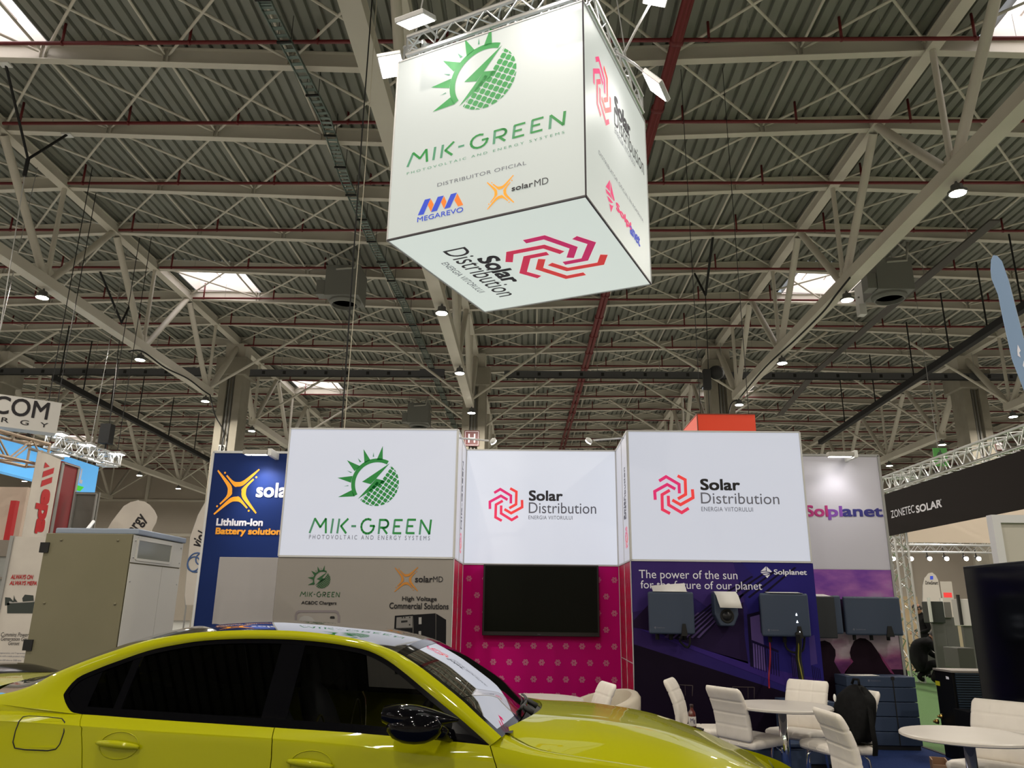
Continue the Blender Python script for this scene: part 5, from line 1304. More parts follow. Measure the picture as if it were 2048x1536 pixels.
# wooden crate on the floor at the right
p = at(1877, 1519, Z=.17)
o = thing('wooden_crate', 'small open wooden crate on the carpet edge at the bottom right', 'crate', (p.x, p.y, .008), None, radians(-20))
WOOD = noise_mat('plywood', (.26, .15, .085), (.32, .19, .11), 3, .6, stretch=(1, 8, 1))
for nm, a, b in (('bottom', (-.07, -.10, 0), (.07, .10, .012)), ('side', (-.07, -.10, .012), (-.058, .10, .17)), ('side', (.058, -.10, .012), (.07, .10, .17)), ('side', (-.058, -.10, .012), (.058, -.088, .13)), ('side', (-.058, .088, .012), (.058, .10, .17)), ('shelf', (-.058, -.088, .09), (.058, .088, .10))):
    local(o, MB().box(a, b).build(nm, WOOD, o, bevel=.002))
# black cabinets of the neighbouring stand
o = thing('battery_cabinet', 'black cabinet with yellow sticker and navy slatted front beside the green carpet', 'cabinet', (4.95, 9.45, .005))
q = at(1903, 1345, Y=9.0)
yq = at(1868, 1340, X=q.x).y
MB().box((q.x, 9.0, .005), (q.x+.62, yq, q.z)).build('body', mat('cabinet_black', (.005, .005, .006), .4, spec=.15), o, bevel=.008)
m2 = MB()
for i in range(34): m2.box((q.x+.03, 8.985, .06+i*.025), (q.x+.60, 9.0, .06+i*.025+.015))
m2.build('slatted_front', mat('navy_grille', (.02, .04, .07), .5), o)
MB().box((q.x-.01, 8.98, q.z), (q.x+.63, yq+.01, q.z+.02)).build('top_plate', mat('pale_top', (.30, .27, .25), .4), o)
sp = Plane((q.x, yq, 0), (0, -1, 0), (0, 0, 1))
poly_px(o, sp, [[(1871, 1361), (1880, 1363), (1881, 1372), (1872, 1370)]], mat('yellow_sticker', (.65, .62, .02), .5), .004, 'sticker'); poly_px(o, sp, [[(1892, 1352), (1898, 1354), (1899, 1359), (1893, 1358)]], WHITEI, .004, 'emblem')
MB().lathe([(0, 0), (.035, 0), (.04, .004), (0, .006)], (q.x+.28, 8.985, .50), 16, M.Rotation(radians(90), 4, 'X')).build('round_badge', GREYT, o)
o = thing('battery_module', 'low black unit with brass terminals before the yellow-stickered cabinet', 'cabinet', (4.45, 8.9, .005))
xm = q.x-.05; q = at(1862, 1406, X=xm)
MB().box((xm, 8.6, .005), (xm+.45, min(q.y, 8.97), q.z)).build('casing', mat('cabinet_black', (.005, .005, .006), .4, spec=.15), o, bevel=.008)
sp = Plane((xm, q.y, 0), (0, -1, 0), (0, 0, 1)); BRASS = mat('brass', (.6, .4, .12), .3, 1)
for (x, y) in ((1885, 1433), (1876, 1443)):
    a = sp.px(x, y); c = sp.P(*a); MB().tube([c, c+V((-.03, 0, 0))], [.03, .022], 10).tube([c+V((-.03, 0, 0)), c+V((-.05, 0, 0))], .012, 8).build('terminal', BRASS, o, True)
# big glossy black cabinet on the right
o = thing('display_cabinet', 'big glossy black upright cabinet at the right edge', 'cabinet', (4.2, 6.4, .006))
MB().box((4.06, 5.3, .006), (4.5, 7.5, 1.945)).build('body', mat('satin_black', (.003, .003, .004), .3, spec=.12), o, bevel=.01)
MB().box((4.052, 5.33, .04), (4.058, 7.47, 1.92)).build('front_glass', mat('black_glass', (.002, .002, .003), .12, spec=.22), o)
# white framed board behind it
o = thing('info_board', 'white framed board standing behind the glossy black cabinet', 'board', (5.4, 8.1, .005))
MB().box((4.80, 8.1, .005), (6.2, 8.15, 2.46)).build('panel', mat('board_cream', (.55, .52, .46), .6), o)
MB().box((4.74, 8.07, .005), (4.82, 8.17, 2.50)).box((6.18, 8.07, .005), (6.26, 8.17, 2.50)).box((4.82, 8.07, 2.42), (6.18, 8.17, 2.50)).build('frame', mat('board_frame', (.7, .7, .72), .4), o)
# blue feather flag at the right edge
def feather(name, label, outline, Y, m, pole, rz=0, grp=None):
    """outline in photo points at distance Y, slightly bellied cloth with thickness"""
    pl = wallplane(Y); P = [pl.px(*p) for p in outline]; z0 = min(p[1] for p in P); x0 = sum(p[0] for p in P)/len(P)
    o = thing(name, label, 'flag', (x0, Y, 0), grp)
    MB().prism(P, *pl.k, 0, .006).build('cloth', m, o); Q = [pl.P(*pl.px(*p), .0) for p in pole]
    MB().tube([V((Q[0].x, Q[0].y+.01, 0))]+[q+V((0, .012, 0)) for q in Q], .012, 8).build('pole', GREY, o, True)
    MB().lathe([(0, 0), (.2, 0), (.2, .02), (.03, .05), (.03, .12), (0, .12)], (Q[0].x, Y, 0), 20).build('foot', GREY, o, True)
    return o, pl
FL = mat('blue_flag_cloth', (.24, .36, .56), .7)
o, pl = feather('feather_flag', 'pale blue feather flag leaning in at the right edge', [(1986, 511), (1993, 512), (2003, 523), (2016, 560), (2034, 630), (2052, 700), (2075, 790), (2110, 1000), (2060, 830), (2048, 782), (2024, 720), (2006, 640), (1996, 590), (1983, 558), (1981, 540), (1982, 520)], 5.0, FL, [(2112, 1010), (2052, 700), (2016, 560), (1993, 513)])
poly_px(o, pl, [[(2034, 690), (2040, 702), (2037, 706), (2040, 716), (2034, 712), (2033, 702)], [(2046, 722), (2049, 730), (2048, 738), (2044, 732)]], WHITEI, .008)

# ================================================================ neighbouring stand at the right
o = thing('truss_stand', 'aluminium truss gantry of the neighbouring stand at the right', 'truss', (8.6, 18.8, 0))
TX, TY = 8.55, 18.8
m2 = MB(); box_truss(m2, (TX+.25, TY+.1, 0), (TX+.25, TY+.1, 4.4), .29, .028, .012, .45, V((0, 1, 0))); m2.build('tower', ALU, o, .6)
m2 = MB(); box_truss(m2, (TX+.22, TY+.2, 4.52), (TX+.22, 7.5, 4.52), .34, .028, .012, .45); m2.build('beam', ALU, o, .6)
m2 = MB(); box_truss(m2, (TX+.22, 7.5, 0), (TX+.22, 7.5, 4.4), .29, .028, .012, .45, V((0, 1, 0))); m2.build('tower', ALU, o, .6)
m2 = MB(); box_truss(m2, (TX+.3, TY+.1, 4.52), (16.5, TY+.1, 4.52), .34, .028, .012, .5); m2.build('beam', ALU, o, .6)
m2 = MB(); box_truss(m2, (16.5, TY+.1, 0), (16.5, TY+.1, 4.4), .29, .028, .012, .45, V((0, 1, 0))); m2.build('tower', ALU, o, .6)
ZP_ = Plane((TX, TY, 0), (0, -1, 0), (0, 0, 1))
bn = tag(MB().box((TX-.004, 7.6, 3.27), (TX+.004, TY, 4.26)).build('fascia_banner', mat('anthracite_banner', (.018, .014, .014), .6, spec=.1)), 'anthracite banner with white lettering hung on the right truss gantry', 'banner')
Z8 = lambda x, y: (1590+x/2.439, 820+y/2.439)
words_px(bn, ZP_, 'ZONETEC', Z8(473, 528), Z8(582, 462), WHITEI, .01, bold=.006); words_px(bn, ZP_, 'SOLAR', Z8(596, 502), Z8(714, 436), WHITEI, .01, bold=.03); words_px(bn, ZP_, '®', Z8(709, 443), Z8(716, 433), WHITEI, .01)
tag(MB().box((TX+.35, TY-.02, 3.13), (16.2, TY-.012, 4.3)).build('fascia_banner', mat('cream_banner', (.8, .66, .56), .6)), 'pale cream fascia banner across the back of the right truss gantry', 'banner')  # light of the stand's inner lamps is put into the brighter base colour
tag(MB().box((TX+.9, TY+1.0, 3.2), (16.2, TY+1.02, 4.2)).build('fascia_banner', mat('cream_banner', (.8, .66, .56), .6)), 'second cream banner behind the pale fascia', 'banner')
for b in (bpy.data.objects['fascia_banner.002'],): bpy.data.objects.remove(b)
# exit sign
p = at(1880, 922, Y=30); o = thing('exit_sign', 'green escape-route sign hanging under the roof right of the white wall', 'sign', p)
pl = wallplane(30); a, b = pl.px(1871, 932), pl.px(1893, 896)
MB().box((a[0], 30, a[1]), (b[0], 30.06, b[1])).build('panel', mat('sign_green', (.03, .18, .02), .5, em=.25), o)
MB().tube([(p.x, 30.03, b[1]-.05), (p.x, 30.03, ZP+.52+fold(p.x))], .012, 5).build('rod', GREY, o)
rm_ = [(.45, .9), (.55, .9), (.55, .78), (.68, .66), (.62, .58), (.5, .68), (.5, .5), (.7, .35), (.7, .1), (.58, .1), (.58, .3), (.42, .42), (.3, .12), (.18, .12), (.34, .5), (.34, .62), (.22, .5), (.16, .56), (.36, .78), (.45, .78)]
MB().flat([[(a[0]+(b[0]-a[0])*x, a[1]+(b[1]-a[1])*y) for x, y in rm_]], *pl.k, .004).build('running_figure', mat('sign_dark', (.01, .04, .01), .5), o)
# lighting truss with spot lamps far right
pl_y = 34.0; p = at(1815, 1106, Y=pl_y); q = at(1972, 1108, Y=pl_y)
o = thing('lighting_truss', 'horizontal lighting truss with small spot lamps seen below the cream fascia', 'truss', p)
for dz in (0, 1.0):
    m2 = MB(); box_truss(m2, (p.x-1.5, pl_y+dz*.9, p.z+.2+dz*.38), (q.x+3, pl_y+dz*.9, q.z+.2+dz*.38), .3, .035, .015, .5); m2.build('beam', ALU, o, .6)
for x in (p.x-1.4, q.x+2.9):
    m2 = MB(); box_truss(m2, (x, pl_y+.4, 0), (x, pl_y+.4, p.z+.6), .3, .035, .015, .6, V((0, 1, 0))); m2.build('tower', ALU, o, .6)
SPT = mat('spot_lamp_lens', (1, .93, .8), .4, em=22)
for i, px in enumerate((1786, 1822, 1859, 1893, 1932, 1957)):
    c = at(px, 1117, Y=pl_y-.25); s_ = thing('spot_lamp', 'small shining spot lamp, %s from the left under the far lighting truss' % ORD[i], 'lamp', c, 'spot lamps on the far lighting truss')
    MB().tube([c, c+V((.0, .2, .10))], [.11, .06], 12).tube([c+V((0, .15, .08)), c+V((0, .2, .45))], .02, 6).build('housing', BLACK, s_, True)
    MB().ball(c+V((0, -.02, -.01)), (.1, .05, .09), 12).build('lens', SPT, s_, True)
# stand partitions and screens under that gantry
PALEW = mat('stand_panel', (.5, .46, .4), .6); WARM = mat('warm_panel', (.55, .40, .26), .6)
tag(MB().box((wallplane(22.5).px(1800, 1290)[0], 22.5, .005), (wallplane(22.5).px(1847, 1290)[0], 22.58, wallplane(22.5).px(1840, 1193)[1])).build('partition_panel', WARM), 'warm orange partition behind the standing man', 'partition')
tag(MB().box((wallplane(23.4).px(1876, 1290)[0], 23.4, .005), (15.5, 23.48, wallplane(23.4).px(1900, 1238)[1])).build('partition_panel', mat('pine_panel', (.5, .42, .3), .6)), 'pine coloured low partition behind the dark display units', 'partition')
def disp(label, px0, px1, Y, depth, m, z0=None, post=True, edge=None):
    pl = wallplane(Y); a, b = pl.px(*px0), pl.px(*px1); x0, x1, zb, zt = a[0], b[0], a[1], b[1]
    o = thing('display_unit', label, 'display unit', ((x0+x1)/2, Y, .005), 'devices on stands at the neighbouring stand')
    MB().box((x0, Y, zb), (x1, Y+depth, zt)).build('casing', m, o, bevel=.012)
    if edge: MB().box((x0-.03, Y-.02, zb+.02), (x0+.02, Y+.03, zt+.08)).build('side_panel', edge, o)
    if post: MB().box((x0+.04, Y+.06, .005), (x0+.30, Y+.14, zb+.02)).build('post', mat('post_grey', (.09, .09, .085), .5), o)
    return o
disp('dark green-black device with white edge on a grey post behind the crouching man', (1864, 1246), (1886, 1203), 17.6, .35, mat('green_black', (.015, .02, .018), .4), edge=WHITE)
disp('narrow white and grey device on a thin post', (1888, 1236), (1901, 1204), 17.9, .3, mat('device_grey', (.14, .13, .12), .5), edge=WHITE)
disp('tall white device at the edge of the glossy cabinet', (1925, 1252), (1939, 1198), 16.5, .3, mat('device_white', (.6, .56, .56), .5), edge=BLACK)
disp('grey device box with white sticker beside the crouching man', (1873, 1341), (1919, 1308), 19.2, .4, mat('device_dark', (.035, .036, .034), .5), post=False)
disp('glass showcase with small parts at the edge of the glossy cabinet', (1921, 1338), (1948, 1296), 14.5, .5, mat('showcase', (.05, .05, .045), .3), post=True)
bx = bpy.data.objects
for nm in ('display_unit.003',):
    r = bx[nm]; c = [k for k in r.children if k.name.startswith('casing')][0]; v = [p.co for p in c.data.vertices]; zz = min(p.z for p in v); x0 = min(p.x for p in v); x1 = max(p.x for p in v); y0 = min(p.y for p in v); y1 = max(p.y for p in v)
    MB().box((x0+.04, y0+.04, .005), (x1-.04, y1-.04, zz+.01)).build('plinth', mat('post_grey', (.09, .09, .085), .5), r); MB().add([(x0+(x1-x0)*.64, y0-.004, zz+.2), (x0+(x1-x0)*.73, y0-.004, zz+.2), (x0+(x1-x0)*.73, y0-.004, zz+.28), (x0+(x1-x0)*.64, y0-.004, zz+.28)], [(0, 1, 2, 3)]).build('sticker', WHITEI, r)
# rounded banner and roll-up beyond
FLW = mat('white_flag_cloth', (.6, .57, .52), .7)
o, pl = feather('feather_flag', 'far rounded white banner with dark lettering below the spot lamps', [(1846, 1230), (1846, 1172), (1849, 1157), (1856, 1147), (1864, 1145), (1871, 1150), (1876, 1160), (1881, 1190), (1884, 1230)], 30.0, FLW, [(1846, 1238), (1846, 1172), (1850, 1155)])
words_px(o, pl, 'DriveSmart', (1851, 1169), (1875, 1162), DARKT, .01, bold=.01); poly_px(o, pl, [[(1860, 1152), (1866, 1152), (1866, 1159), (1860, 1159)]], BLUEI, .01)
pl = wallplane(26); o = thing('roll_up_banner', 'narrow white roll-up banner with red print beyond the dark devices', 'banner', pl.P(*pl.px(1896, 1230)))
a, b = pl.px(1891, 1240), pl.px(1903, 1163); MB().box((a[0], 26, .05), (b[0], 26.01, b[1])).build('cloth', FLW, o); MB().box((a[0]-.05, 25.9, .005), (b[0]+.05, 26.1, .06)).build('foot', GREY, o); MB().flat([[(a[0]+.05, b[1]-.5), (b[0]-.05, b[1]-.5), (b[0]-.05, b[1]-.35), (a[0]+.05, b[1]-.35)]], *pl.k, .004).build('red_print', REDI, o)
# person standing and person crouching
SKIN = noise_mat('skin', (.42, .22, .14), (.46, .25, .165), 6, .55); HAIR = mat('dark_hair', (.012, .009, .007), .6); CLOTH = noise_mat('black_cloth', (.007, .007, .008), (.010, .010, .011), 12, .85, spec=.15); JEANS = mat('dark_trousers', (.012, .012, .016), .8)
def skinmesh(name, joints, edges, radii, m, parent, root=0, sub=2):
    me = bpy.data.meshes.new(name); me.from_pydata([tuple(j) for j in joints], edges, []); me.update(); o = bpy.data.objects.new(name, me); C.objects.link(o)
    md = o.modifiers.new('skin', 'SKIN'); md.use_smooth_shade = True
    for i, r in enumerate(radii):
        sv = me.skin_vertices[0].data[i]; sv.radius = r if isinstance(r, tuple) else (r, r); sv.use_root = (i == root)
    s_ = o.modifiers.new('sub', 'SUBSURF'); s_.levels = s_.render_levels = sub
    me.materials.append(m); local(parent, o); return o
def hand(parent, w, d, side, curl=.5):
    """palm with five fingers at wrist w pointing along d"""
    w, d = V(w), V(d).normalized(); x, y = frame(d)
    J = [w, w+d*.05, w+d*.09]; E_ = [(0, 1), (1, 2)]; R_ = [.022, (.034, .016), (.036, .014)]
    h_ = skinmesh('hand', J, E_, R_, SKIN, parent, 0, 1)
    for k, (o_, l) in enumerate(((-.027, .062), (-.009, .07), (.009, .066), (.027, .05))):
        b = w+d*.088+x*o_; p1 = b+d*l*.5-y*curl*.012; p2 = p1+d*l*.3-y*curl*.03; p3 = p2+d*l*.12-y*curl*.03
        f = skinmesh('finger', [b-d*.02, b, p1, p2, p3], [(0, 1), (1, 2), (2, 3), (3, 4)], [.008, .0095, .009, .0085, .007], SKIN, h_, 0, 1)
    b = w+d*.03+x*.03*side; skinmesh('thumb', [b, b+x*.02*side+d*.022-y*.01, b+x*.026*side+d*.045-y*.02], [(0, 1), (1, 2)], [.012, .010, .008], SKIN, h_, 0, 1)
def headof(parent, c, fd, tilt, hair_m=HAIR):
    """head centred at c looking along fd, nodding by tilt"""
    fd = V(fd).normalized(); up = (V((0, 0, 1))*cos(tilt)+fd*sin(tilt)).normalized(); f2 = (fd*cos(tilt)-V((0, 0, 1))*sin(tilt)).normalized(); lf = up.cross(f2); c = V(c)
    T_ = lambda a, b, e: c+f2*a+lf*b+up*e
    rows = []
    for z, fr, bk, hw in ((-.115, .055, -.02, .03), (-.10, .085, -.035, .045), (-.07, .09, -.06, .058), (-.03, .09, -.085, .068), (.02, .088, -.098, .075), (.06, .082, -.098, .075), (.095, .06, -.08, .062), (.115, .02, -.04, .03)):
        rows.append([T_((fr+bk)/2+(fr-bk)/2*cos(2*pi*j/18), hw*sin(2*pi*j/18), z) for j in range(18)])
    m2 = MB().grid(rows, True); m2.add(rows[0], [tuple(range(17, -1, -1))]); m2.add(rows[-1], [tuple(range(18))])
    m2.tube([T_(.08, 0, .03), T_(.108, 0, -.02), T_(.088, 0, -.035)], [.008, .016, .012], 8)
    for s_ in (1, -1): m2.ball(T_(-.005, s_*.077, -.005), (.02, .012, .03), 8)
    hd = local(parent, m2.build('head', SKIN, parent, True))
    for s_ in (1, -1): local(hd, MB().ball(T_(.084, s_*.032, .02), .011, 8).build('eye', mat('eye_dark', (.02, .015, .012), .3), hd, True)); local(hd, MB().tube([T_(.09, s_*.018, .042), T_(.086, s_*.05, .040)], .006, 5).build('eyebrow', hair_m, hd, True))
    local(hd, MB().tube([T_(.088, -.022, -.062), T_(.094, 0, -.060), T_(.088, .022, -.062)], .005, 6).build('mouth', mat('lips', (.28, .10, .08), .5), hd, True))
    rows = []
    for k in range(8):
        a = pi/2*k/7; r = []
        for j in range(24):
            t = 2*pi*j/24; zz = .035+.102*sin(a) if cos(t) > .55 else -.02+.155*sin(a) if cos(t) > -.2 else -.06+.19*sin(a)
            if cos(t) > .55: zz = .07+.065*sin(a)
            r.append(T_(-.006+(.103 if cos(t) < 0 else .095)*cos(t)*cos(a)**.6, .083*sin(t)*cos(a)**.6, zz))
        rows.append(r)
    local(hd, MB().grid(rows, True).build('hair', hair_m, hd, True)); return hd
# standing, looking down at his hands
pp = at(1845, 1240, Y=20.2); bx_, by_ = pp.x, 20.2
man = thing('person', 'standing man in black, head bowed over his hands, beyond the truss tower', 'person', (bx_, by_, .005))
L0 = lambda p: V((bx_+p[0], by_+p[1], p[2]))
J = [(0, 0, .95), (0, 0, 1.12), (.01, 0, 1.30), (.0, 0, 1.42), (-.02, 0, 1.50), (-.055, 0, 1.56), (.0, -.18, 1.40), (.03, -.24, 1.14), (-.17, -.14, 1.06), (.0, .18, 1.40), (.03, .24, 1.14), (-.17, .12, 1.07), (0, -.10, .88), (-.01, -.11, .48), (.02, -.11, .09), (-.10, -.12, .04), (0, .10, .88), (.01, .11, .48), (.04, .11, .09), (-.08, .12, .04)]
Ed = [(0, 1), (1, 2), (2, 3), (3, 4), (4, 5), (3, 6), (6, 7), (7, 8), (3, 9), (9, 10), (10, 11), (0, 12), (12, 13), (13, 14), (14, 15), (0, 16), (16, 17), (17, 18), (18, 19)]
Rr = [(.13, .17), (.12, .165), (.13, .18), (.10, .14), .055, .05, .07, .05, .035, .07, .05, .035, .095, .065, .05, .045, .095, .065, .05, .045]
bd = skinmesh('body', [L0(p)-man.location for p in J], Ed, Rr, CLOTH, man); man_off = man.location.copy()
def rel(o_, off):
    for v in o_.data.vertices: v.co -= off
h_ = headof(man, (-.085, 0, 1.615), (-1, .12, 0), radians(38)); hand(man, (-.17, -.14, 1.06), (-1, .5, -.1), 1, .8); hand(man, (-.17, .12, 1.07), (-1, -.5, -.1), -1, .8)
# crouching, reaching to the right
pp = at(1843, 1366, Z=0.01); bx_, by_ = pp.x, pp.y-.1
man2 = thing('person', 'crouching man in a black jacket reaching forward over the green carpet', 'person', (bx_, by_, .005))
J = [(-.02, 0, .40), (-.05, 0, .58), (.02, 0, .74), (.14, 0, .84), (.22, 0, .90), (.27, 0, .93), (.15, -.19, .80), (.33, -.24, .58), (.56, -.14, .52), (.15, .19, .80), (.36, .22, .56), (.60, .06, .46), (.0, -.13, .34), (.34, -.17, .46), (.12, -.15, .10), (.24, -.16, .05), (.0, .13, .34), (.32, .17, .36), (-.02, .15, .12), (.10, .16, .05)]
man2.scale = (1.1, 1.1, 1.06)
bd2 = skinmesh('body', J, Ed, [(.16, .18), (.165, .19), (.16, .20), (.12, .15), .06, .055, .085, .06, .04, .085, .06, .04, .115, .08, .06, .048, .115, .08, .06, .048], CLOTH, man2)
headof(man2, (.335, 0, .97), (1, -.15, 0), radians(50)); hand(man2, (.56, -.14, .52), (1, .3, -.4), 1, .5); hand(man2, (.60, .06, .46), (1, 0, -.5), -1, .5)
# ================================================================ left of the booth
# tall power cabinet
OLIVE = noise_mat('beige_grey_sheet', (.175, .16, .095), (.19, .172, .105), 2, .5); OFFW = mat('off_white_sheet', (.56, .55, .52), .45); CAPB = mat('blue_grey_cap', (.26, .31, .4), .45)
a, b = at(93, 1067, Y=7.0), at(266, 1067, Y=7.0); zt = b.z; yb = 8.05; x0, x1 = a.x, b.x
o = thing('power_cabinet', 'tall beige-sided power cabinet with white doors behind the car boot', 'cabinet', ((x0+x1)/2, 7.5, 0))
MB().box((x0, 7.0, .05), (x1-.004, yb, zt-.004)).build('body', OLIVE, o, bevel=.006)
MB().box((x0+.02, 7.02, .0), (x1-.02, yb-.02, .05)).build('plinth', BLACK, o)
fp = Plane((x0, 7.0, 0), (1, 0, 0), (0, 0, 1)); sp = Plane((x1, 7.0, 0), (0, 1, 0), (0, 0, 1)); D_ = yb-7.0
zs = sp.px(262, 1126)[1]; ym = sp.px(322.6, 1134.7)[0]
MB().add(rect(sp, .012, zs+.006, D_-.005, zt-.012, .003)+rect(sp, .012, zs+.006, D_-.005, zt-.012, .008), [(4, 5, 6, 7), (0, 1, 5, 4), (1, 2, 6, 5), (2, 3, 7, 6), (3, 0, 4, 7)]).build('top_panel', OFFW, o)
for u0, u1, nm in ((.012, ym-.003, 'door'), (ym+.003, D_-.005, 'door')):
    MB().add(rect(sp, u0, .08, u1, zs-.006, .003)+rect(sp, u0, .08, u1, zs-.006, .009), [(4, 5, 6, 7), (0, 1, 5, 4), (1, 2, 6, 5), (2, 3, 7, 6), (3, 0, 4, 7)]).build(nm, OFFW, o)
q0, q1 = sp.px(271, 1116), sp.px(341, 1092)
MB().add(rect(sp, q0[0], q0[1], q1[0], q1[1], .0095), [(0, 1, 2, 3)]).build('window_pane', mat('cabinet_glass', (.17, .18, .16), .15), o)
m2 = MB(); rim(m2, sp, q0[0]-.012, q0[1]-.012, q1[0]+.012, q1[1]+.012, .02, .01); m2.build('window_frame', OFFW, o)
for (x, y) in ((123, 1080), (236, 1081), (89, 1206), (230, 1208)):
    p = fp.px(x, y); MB().tube([fp.P(*p, -.002), fp.P(*p, .006)], .011, 10).build('screw', OLIVE, o, True)
for u in (.05, D_-.05):
    for v in (zs+.05, zt-.06, zs-.16): MB().tube([sp.P(u, v, 0), sp.P(u, v, .014)], .008, 8).build('screw', GREY, o, True)
for (x, y) in ((91, 1095), (58, 1290)):
    p = fp.px(x, y); MB().box((fp.P(*p).x-.045, 6.985, p[1]-.045), (fp.P(*p).x+.035, 7.02, p[1]+.045)).build('hinge', MATTBLACK, o)
MB().box((x0+.04, 7.06, zt-.004), (x1+.02, yb+.03, zt+.05)).build('roof_cap', CAPB, o, bevel=.012)
o = thing('light_tube', 'thin white tube leaning up from the top of the power cabinet', 'tube', (x0+.35, 7.5, zt))
MB().tube([at(168, 1067, Y=7.5), at(187, 1043, Y=7.7)], .016, 10).build('tube', mat('white_tube', (.8, .8, .8), .4, em=.3), o, True)
# stand with the red letters: walls, banner, roll-up
tag(MB().box((-17, 14.0, .0), (-9.3, 14.1, 3.55)).build('partition_wall', mat('beige_partition', (.62, .5, .41), .6)), 'beige partition wall at the left edge behind the white banner with red letters', 'partition')
def upright(name, label, cat, px, Z, zb, m, th=.05, grp=None):
    """flat upright thing whose top edge runs between two photo points at height Z"""
    A, B = at(*px[0], Z=Z), at(*px[1], Z=Z); u = (B-A).normalized(); pl = Plane((A.x, A.y, 0), u, (0, 0, 1)); L_ = (B-A).length
    o = thing(name, label, cat, ((A.x+B.x)/2, (A.y+B.y)/2, zb), grp)
    MB().prism([(0, zb), (L_, zb), (L_, Z), (0, Z)], *pl.k, -th, 0).build('panel', m, o); return o, pl, L_
CLOTHW = noise_mat('white_banner_cloth', (.60, .55, .50), (.66, .61, .55), 2.5, .7)
o, pl, L_ = upright('hanging_banner', 'long white hanging banner with red logo and vertical letters at the left', 'banner', ((76, 902), (123, 917)), 3.9, 2.16, CLOTHW, .006)
BAN = pl.P(.1, 3.91); MB().tube([pl.P(-.15, 3.91, -.05), pl.P(L_+.05, 3.91)], .025, 8).build('rod', GREY, o, True)
RED = mat('red_print', (.52, .012, .018), .6); F4 = lambda x, y: (x/6.98, 860+y/6.98)
poly_px(o, pl, [[F4(*p) for p in q] for q in ([(628, 448), (690, 512), (608, 532)], [(602, 578), (755, 524), (740, 606), (585, 664)], [(582, 706), (728, 654), (718, 735), (562, 796)])], RED, .006, 'logo')
tp = Plane(pl.O, (0, 0, -1), pl.U)
# letters reading downwards
c0 = pl.px(*F4(590, 835)); c1 = pl.px(*F4(520, 1425)); w0, w1 = pl.px(*F4(480, 1240))[0], pl.px(*F4(615, 1240))[0]
put_text(MB(), 'epa', *tp.k, -c0[1], -c1[1], w0-.02, w1+.02, .007, bold=.05).build('lettering', RED, o)
o, pl, L_ = upright('frame_panel', 'dark red panel in a grey frame beside the white hanging banner', 'panel', ((125, 922), (160, 933)), 3.9, 0, mat('dark_red_panel', (.22, .006, .012), .5), .05)
m2 = MB(); rim(m2, pl, .03, .03, L_-.03, 3.87, .06, .01); m2.build('frame', GREY, o)
o, pl, L_ = upright('frame_panel', 'dark grey panel in a pale frame under the blue sign', 'panel', ((150, 984), (199, 985)), 3.4, 0, mat('grey_panel', (.15, .145, .13), .5), .05)
m2 = MB(); rim(m2, pl, .03, .03, L_-.03, 3.37, .07, .01); m2.build('frame', GREY, o)
tag(MB().box((-9.3, 13.6, .0), (-9.2, 13.7, 3.25)).build('red_post', RED), 'narrow red strip at the edge of the beige partition', 'post')
RP = wallplane(11.2); p0, p1 = RP.px(26, 1073), RP.px(92, 1084)
o = thing('poster_panel', 'white poster panel with red slogan and engine picture at the left edge', 'poster', (p0[0]+.5, 11.2, 0))
MB().box((p0[0], 11.2, 0), (p0[0]+1.1, 11.25, p0[1])).build('panel', CLOTHW, o); MB().box((p0[0]-.03, 11.18, 0), (p0[0]+.02, 11.27, p0[1]+.01)).build('frame', GREY, o)
Z5 = lambda x, y: (x/4.8, 1060+y/4.8)
words_px(o, RP, 'ALWAYS ON', Z5(104, 470), Z5(322, 432), RED, bold=.03, shear=.15); words_px(o, RP, 'ALWAYS MEPA', Z5(93, 527), Z5(358, 492), RED, bold=.03, shear=.15)
for t, bl, tr in (('Cummins Power', (8, 1022), (282, 985)), ('Generation Gas', (8, 1062), (268, 1028)), ('Genset', (78, 1104), (192, 1070))): words_px(o, RP, t, Z5(*bl), Z5(*tr), DARKT, shear=.2)
for t, bl, tr in (('many Cogeneration, and Trigeneration', (-60, 1190), (255, 1176)), ('solutions with a wide product range', (-60, 1222), (245, 1205)), ('from 650 ekva to 3300 ekva', (-20, 1258), (208, 1243))): words_px(o, RP, t, Z5(*bl), Z5(*tr), GREYT)
poly_px(o, RP, [[Z5(*p) for p in q] for q in ([(50, 645), (100, 650), (135, 690), (80, 722), (48, 725)], [(70, 700), (338, 690), (322, 800), (70, 800)], [(215, 655), (240, 620), (322, 628), (325, 680), (220, 688)], [(128, 690), (135, 625), (145, 660), (170, 690)])], mat('engine_picture', (.03, .04, .035), .6), .004, 'engine_picture')
poly_px(o, RP, [[Z5(*p) for p in q] for q in ([(90, 682), (130, 695), (300, 690), (335, 680), (330, 692), (90, 705)],)], mat('pale_picture', (.35, .34, .33), .5), .005, 'engine_picture')
poly_px(o, RP, [[Z5(*p) for p in q] for q in ([(66, 1412), (76, 1408), (76, 1445), (62, 1445)], [(80, 1408), (92, 1406), (90, 1445), (80, 1445)])], RED, .004)
o = thing('glass_partition', 'grey framed partition with a pale pane at the far left edge', 'partition', (-9.0, 11.6, 0))
MB().box((-12, 11.6, 0), (-7.55, 11.65, 2.36)).build('panel', mat('pane_grey', (.30, .31, .30), .4), o); MB().box((-12, 11.57, 2.16), (-7.55, 11.66, 2.40)).box((-12, 11.57, 1.83), (-7.55, 11.66, 1.86)).build('frame', mat('partition_frame', (.22, .19, .16), .5), o)
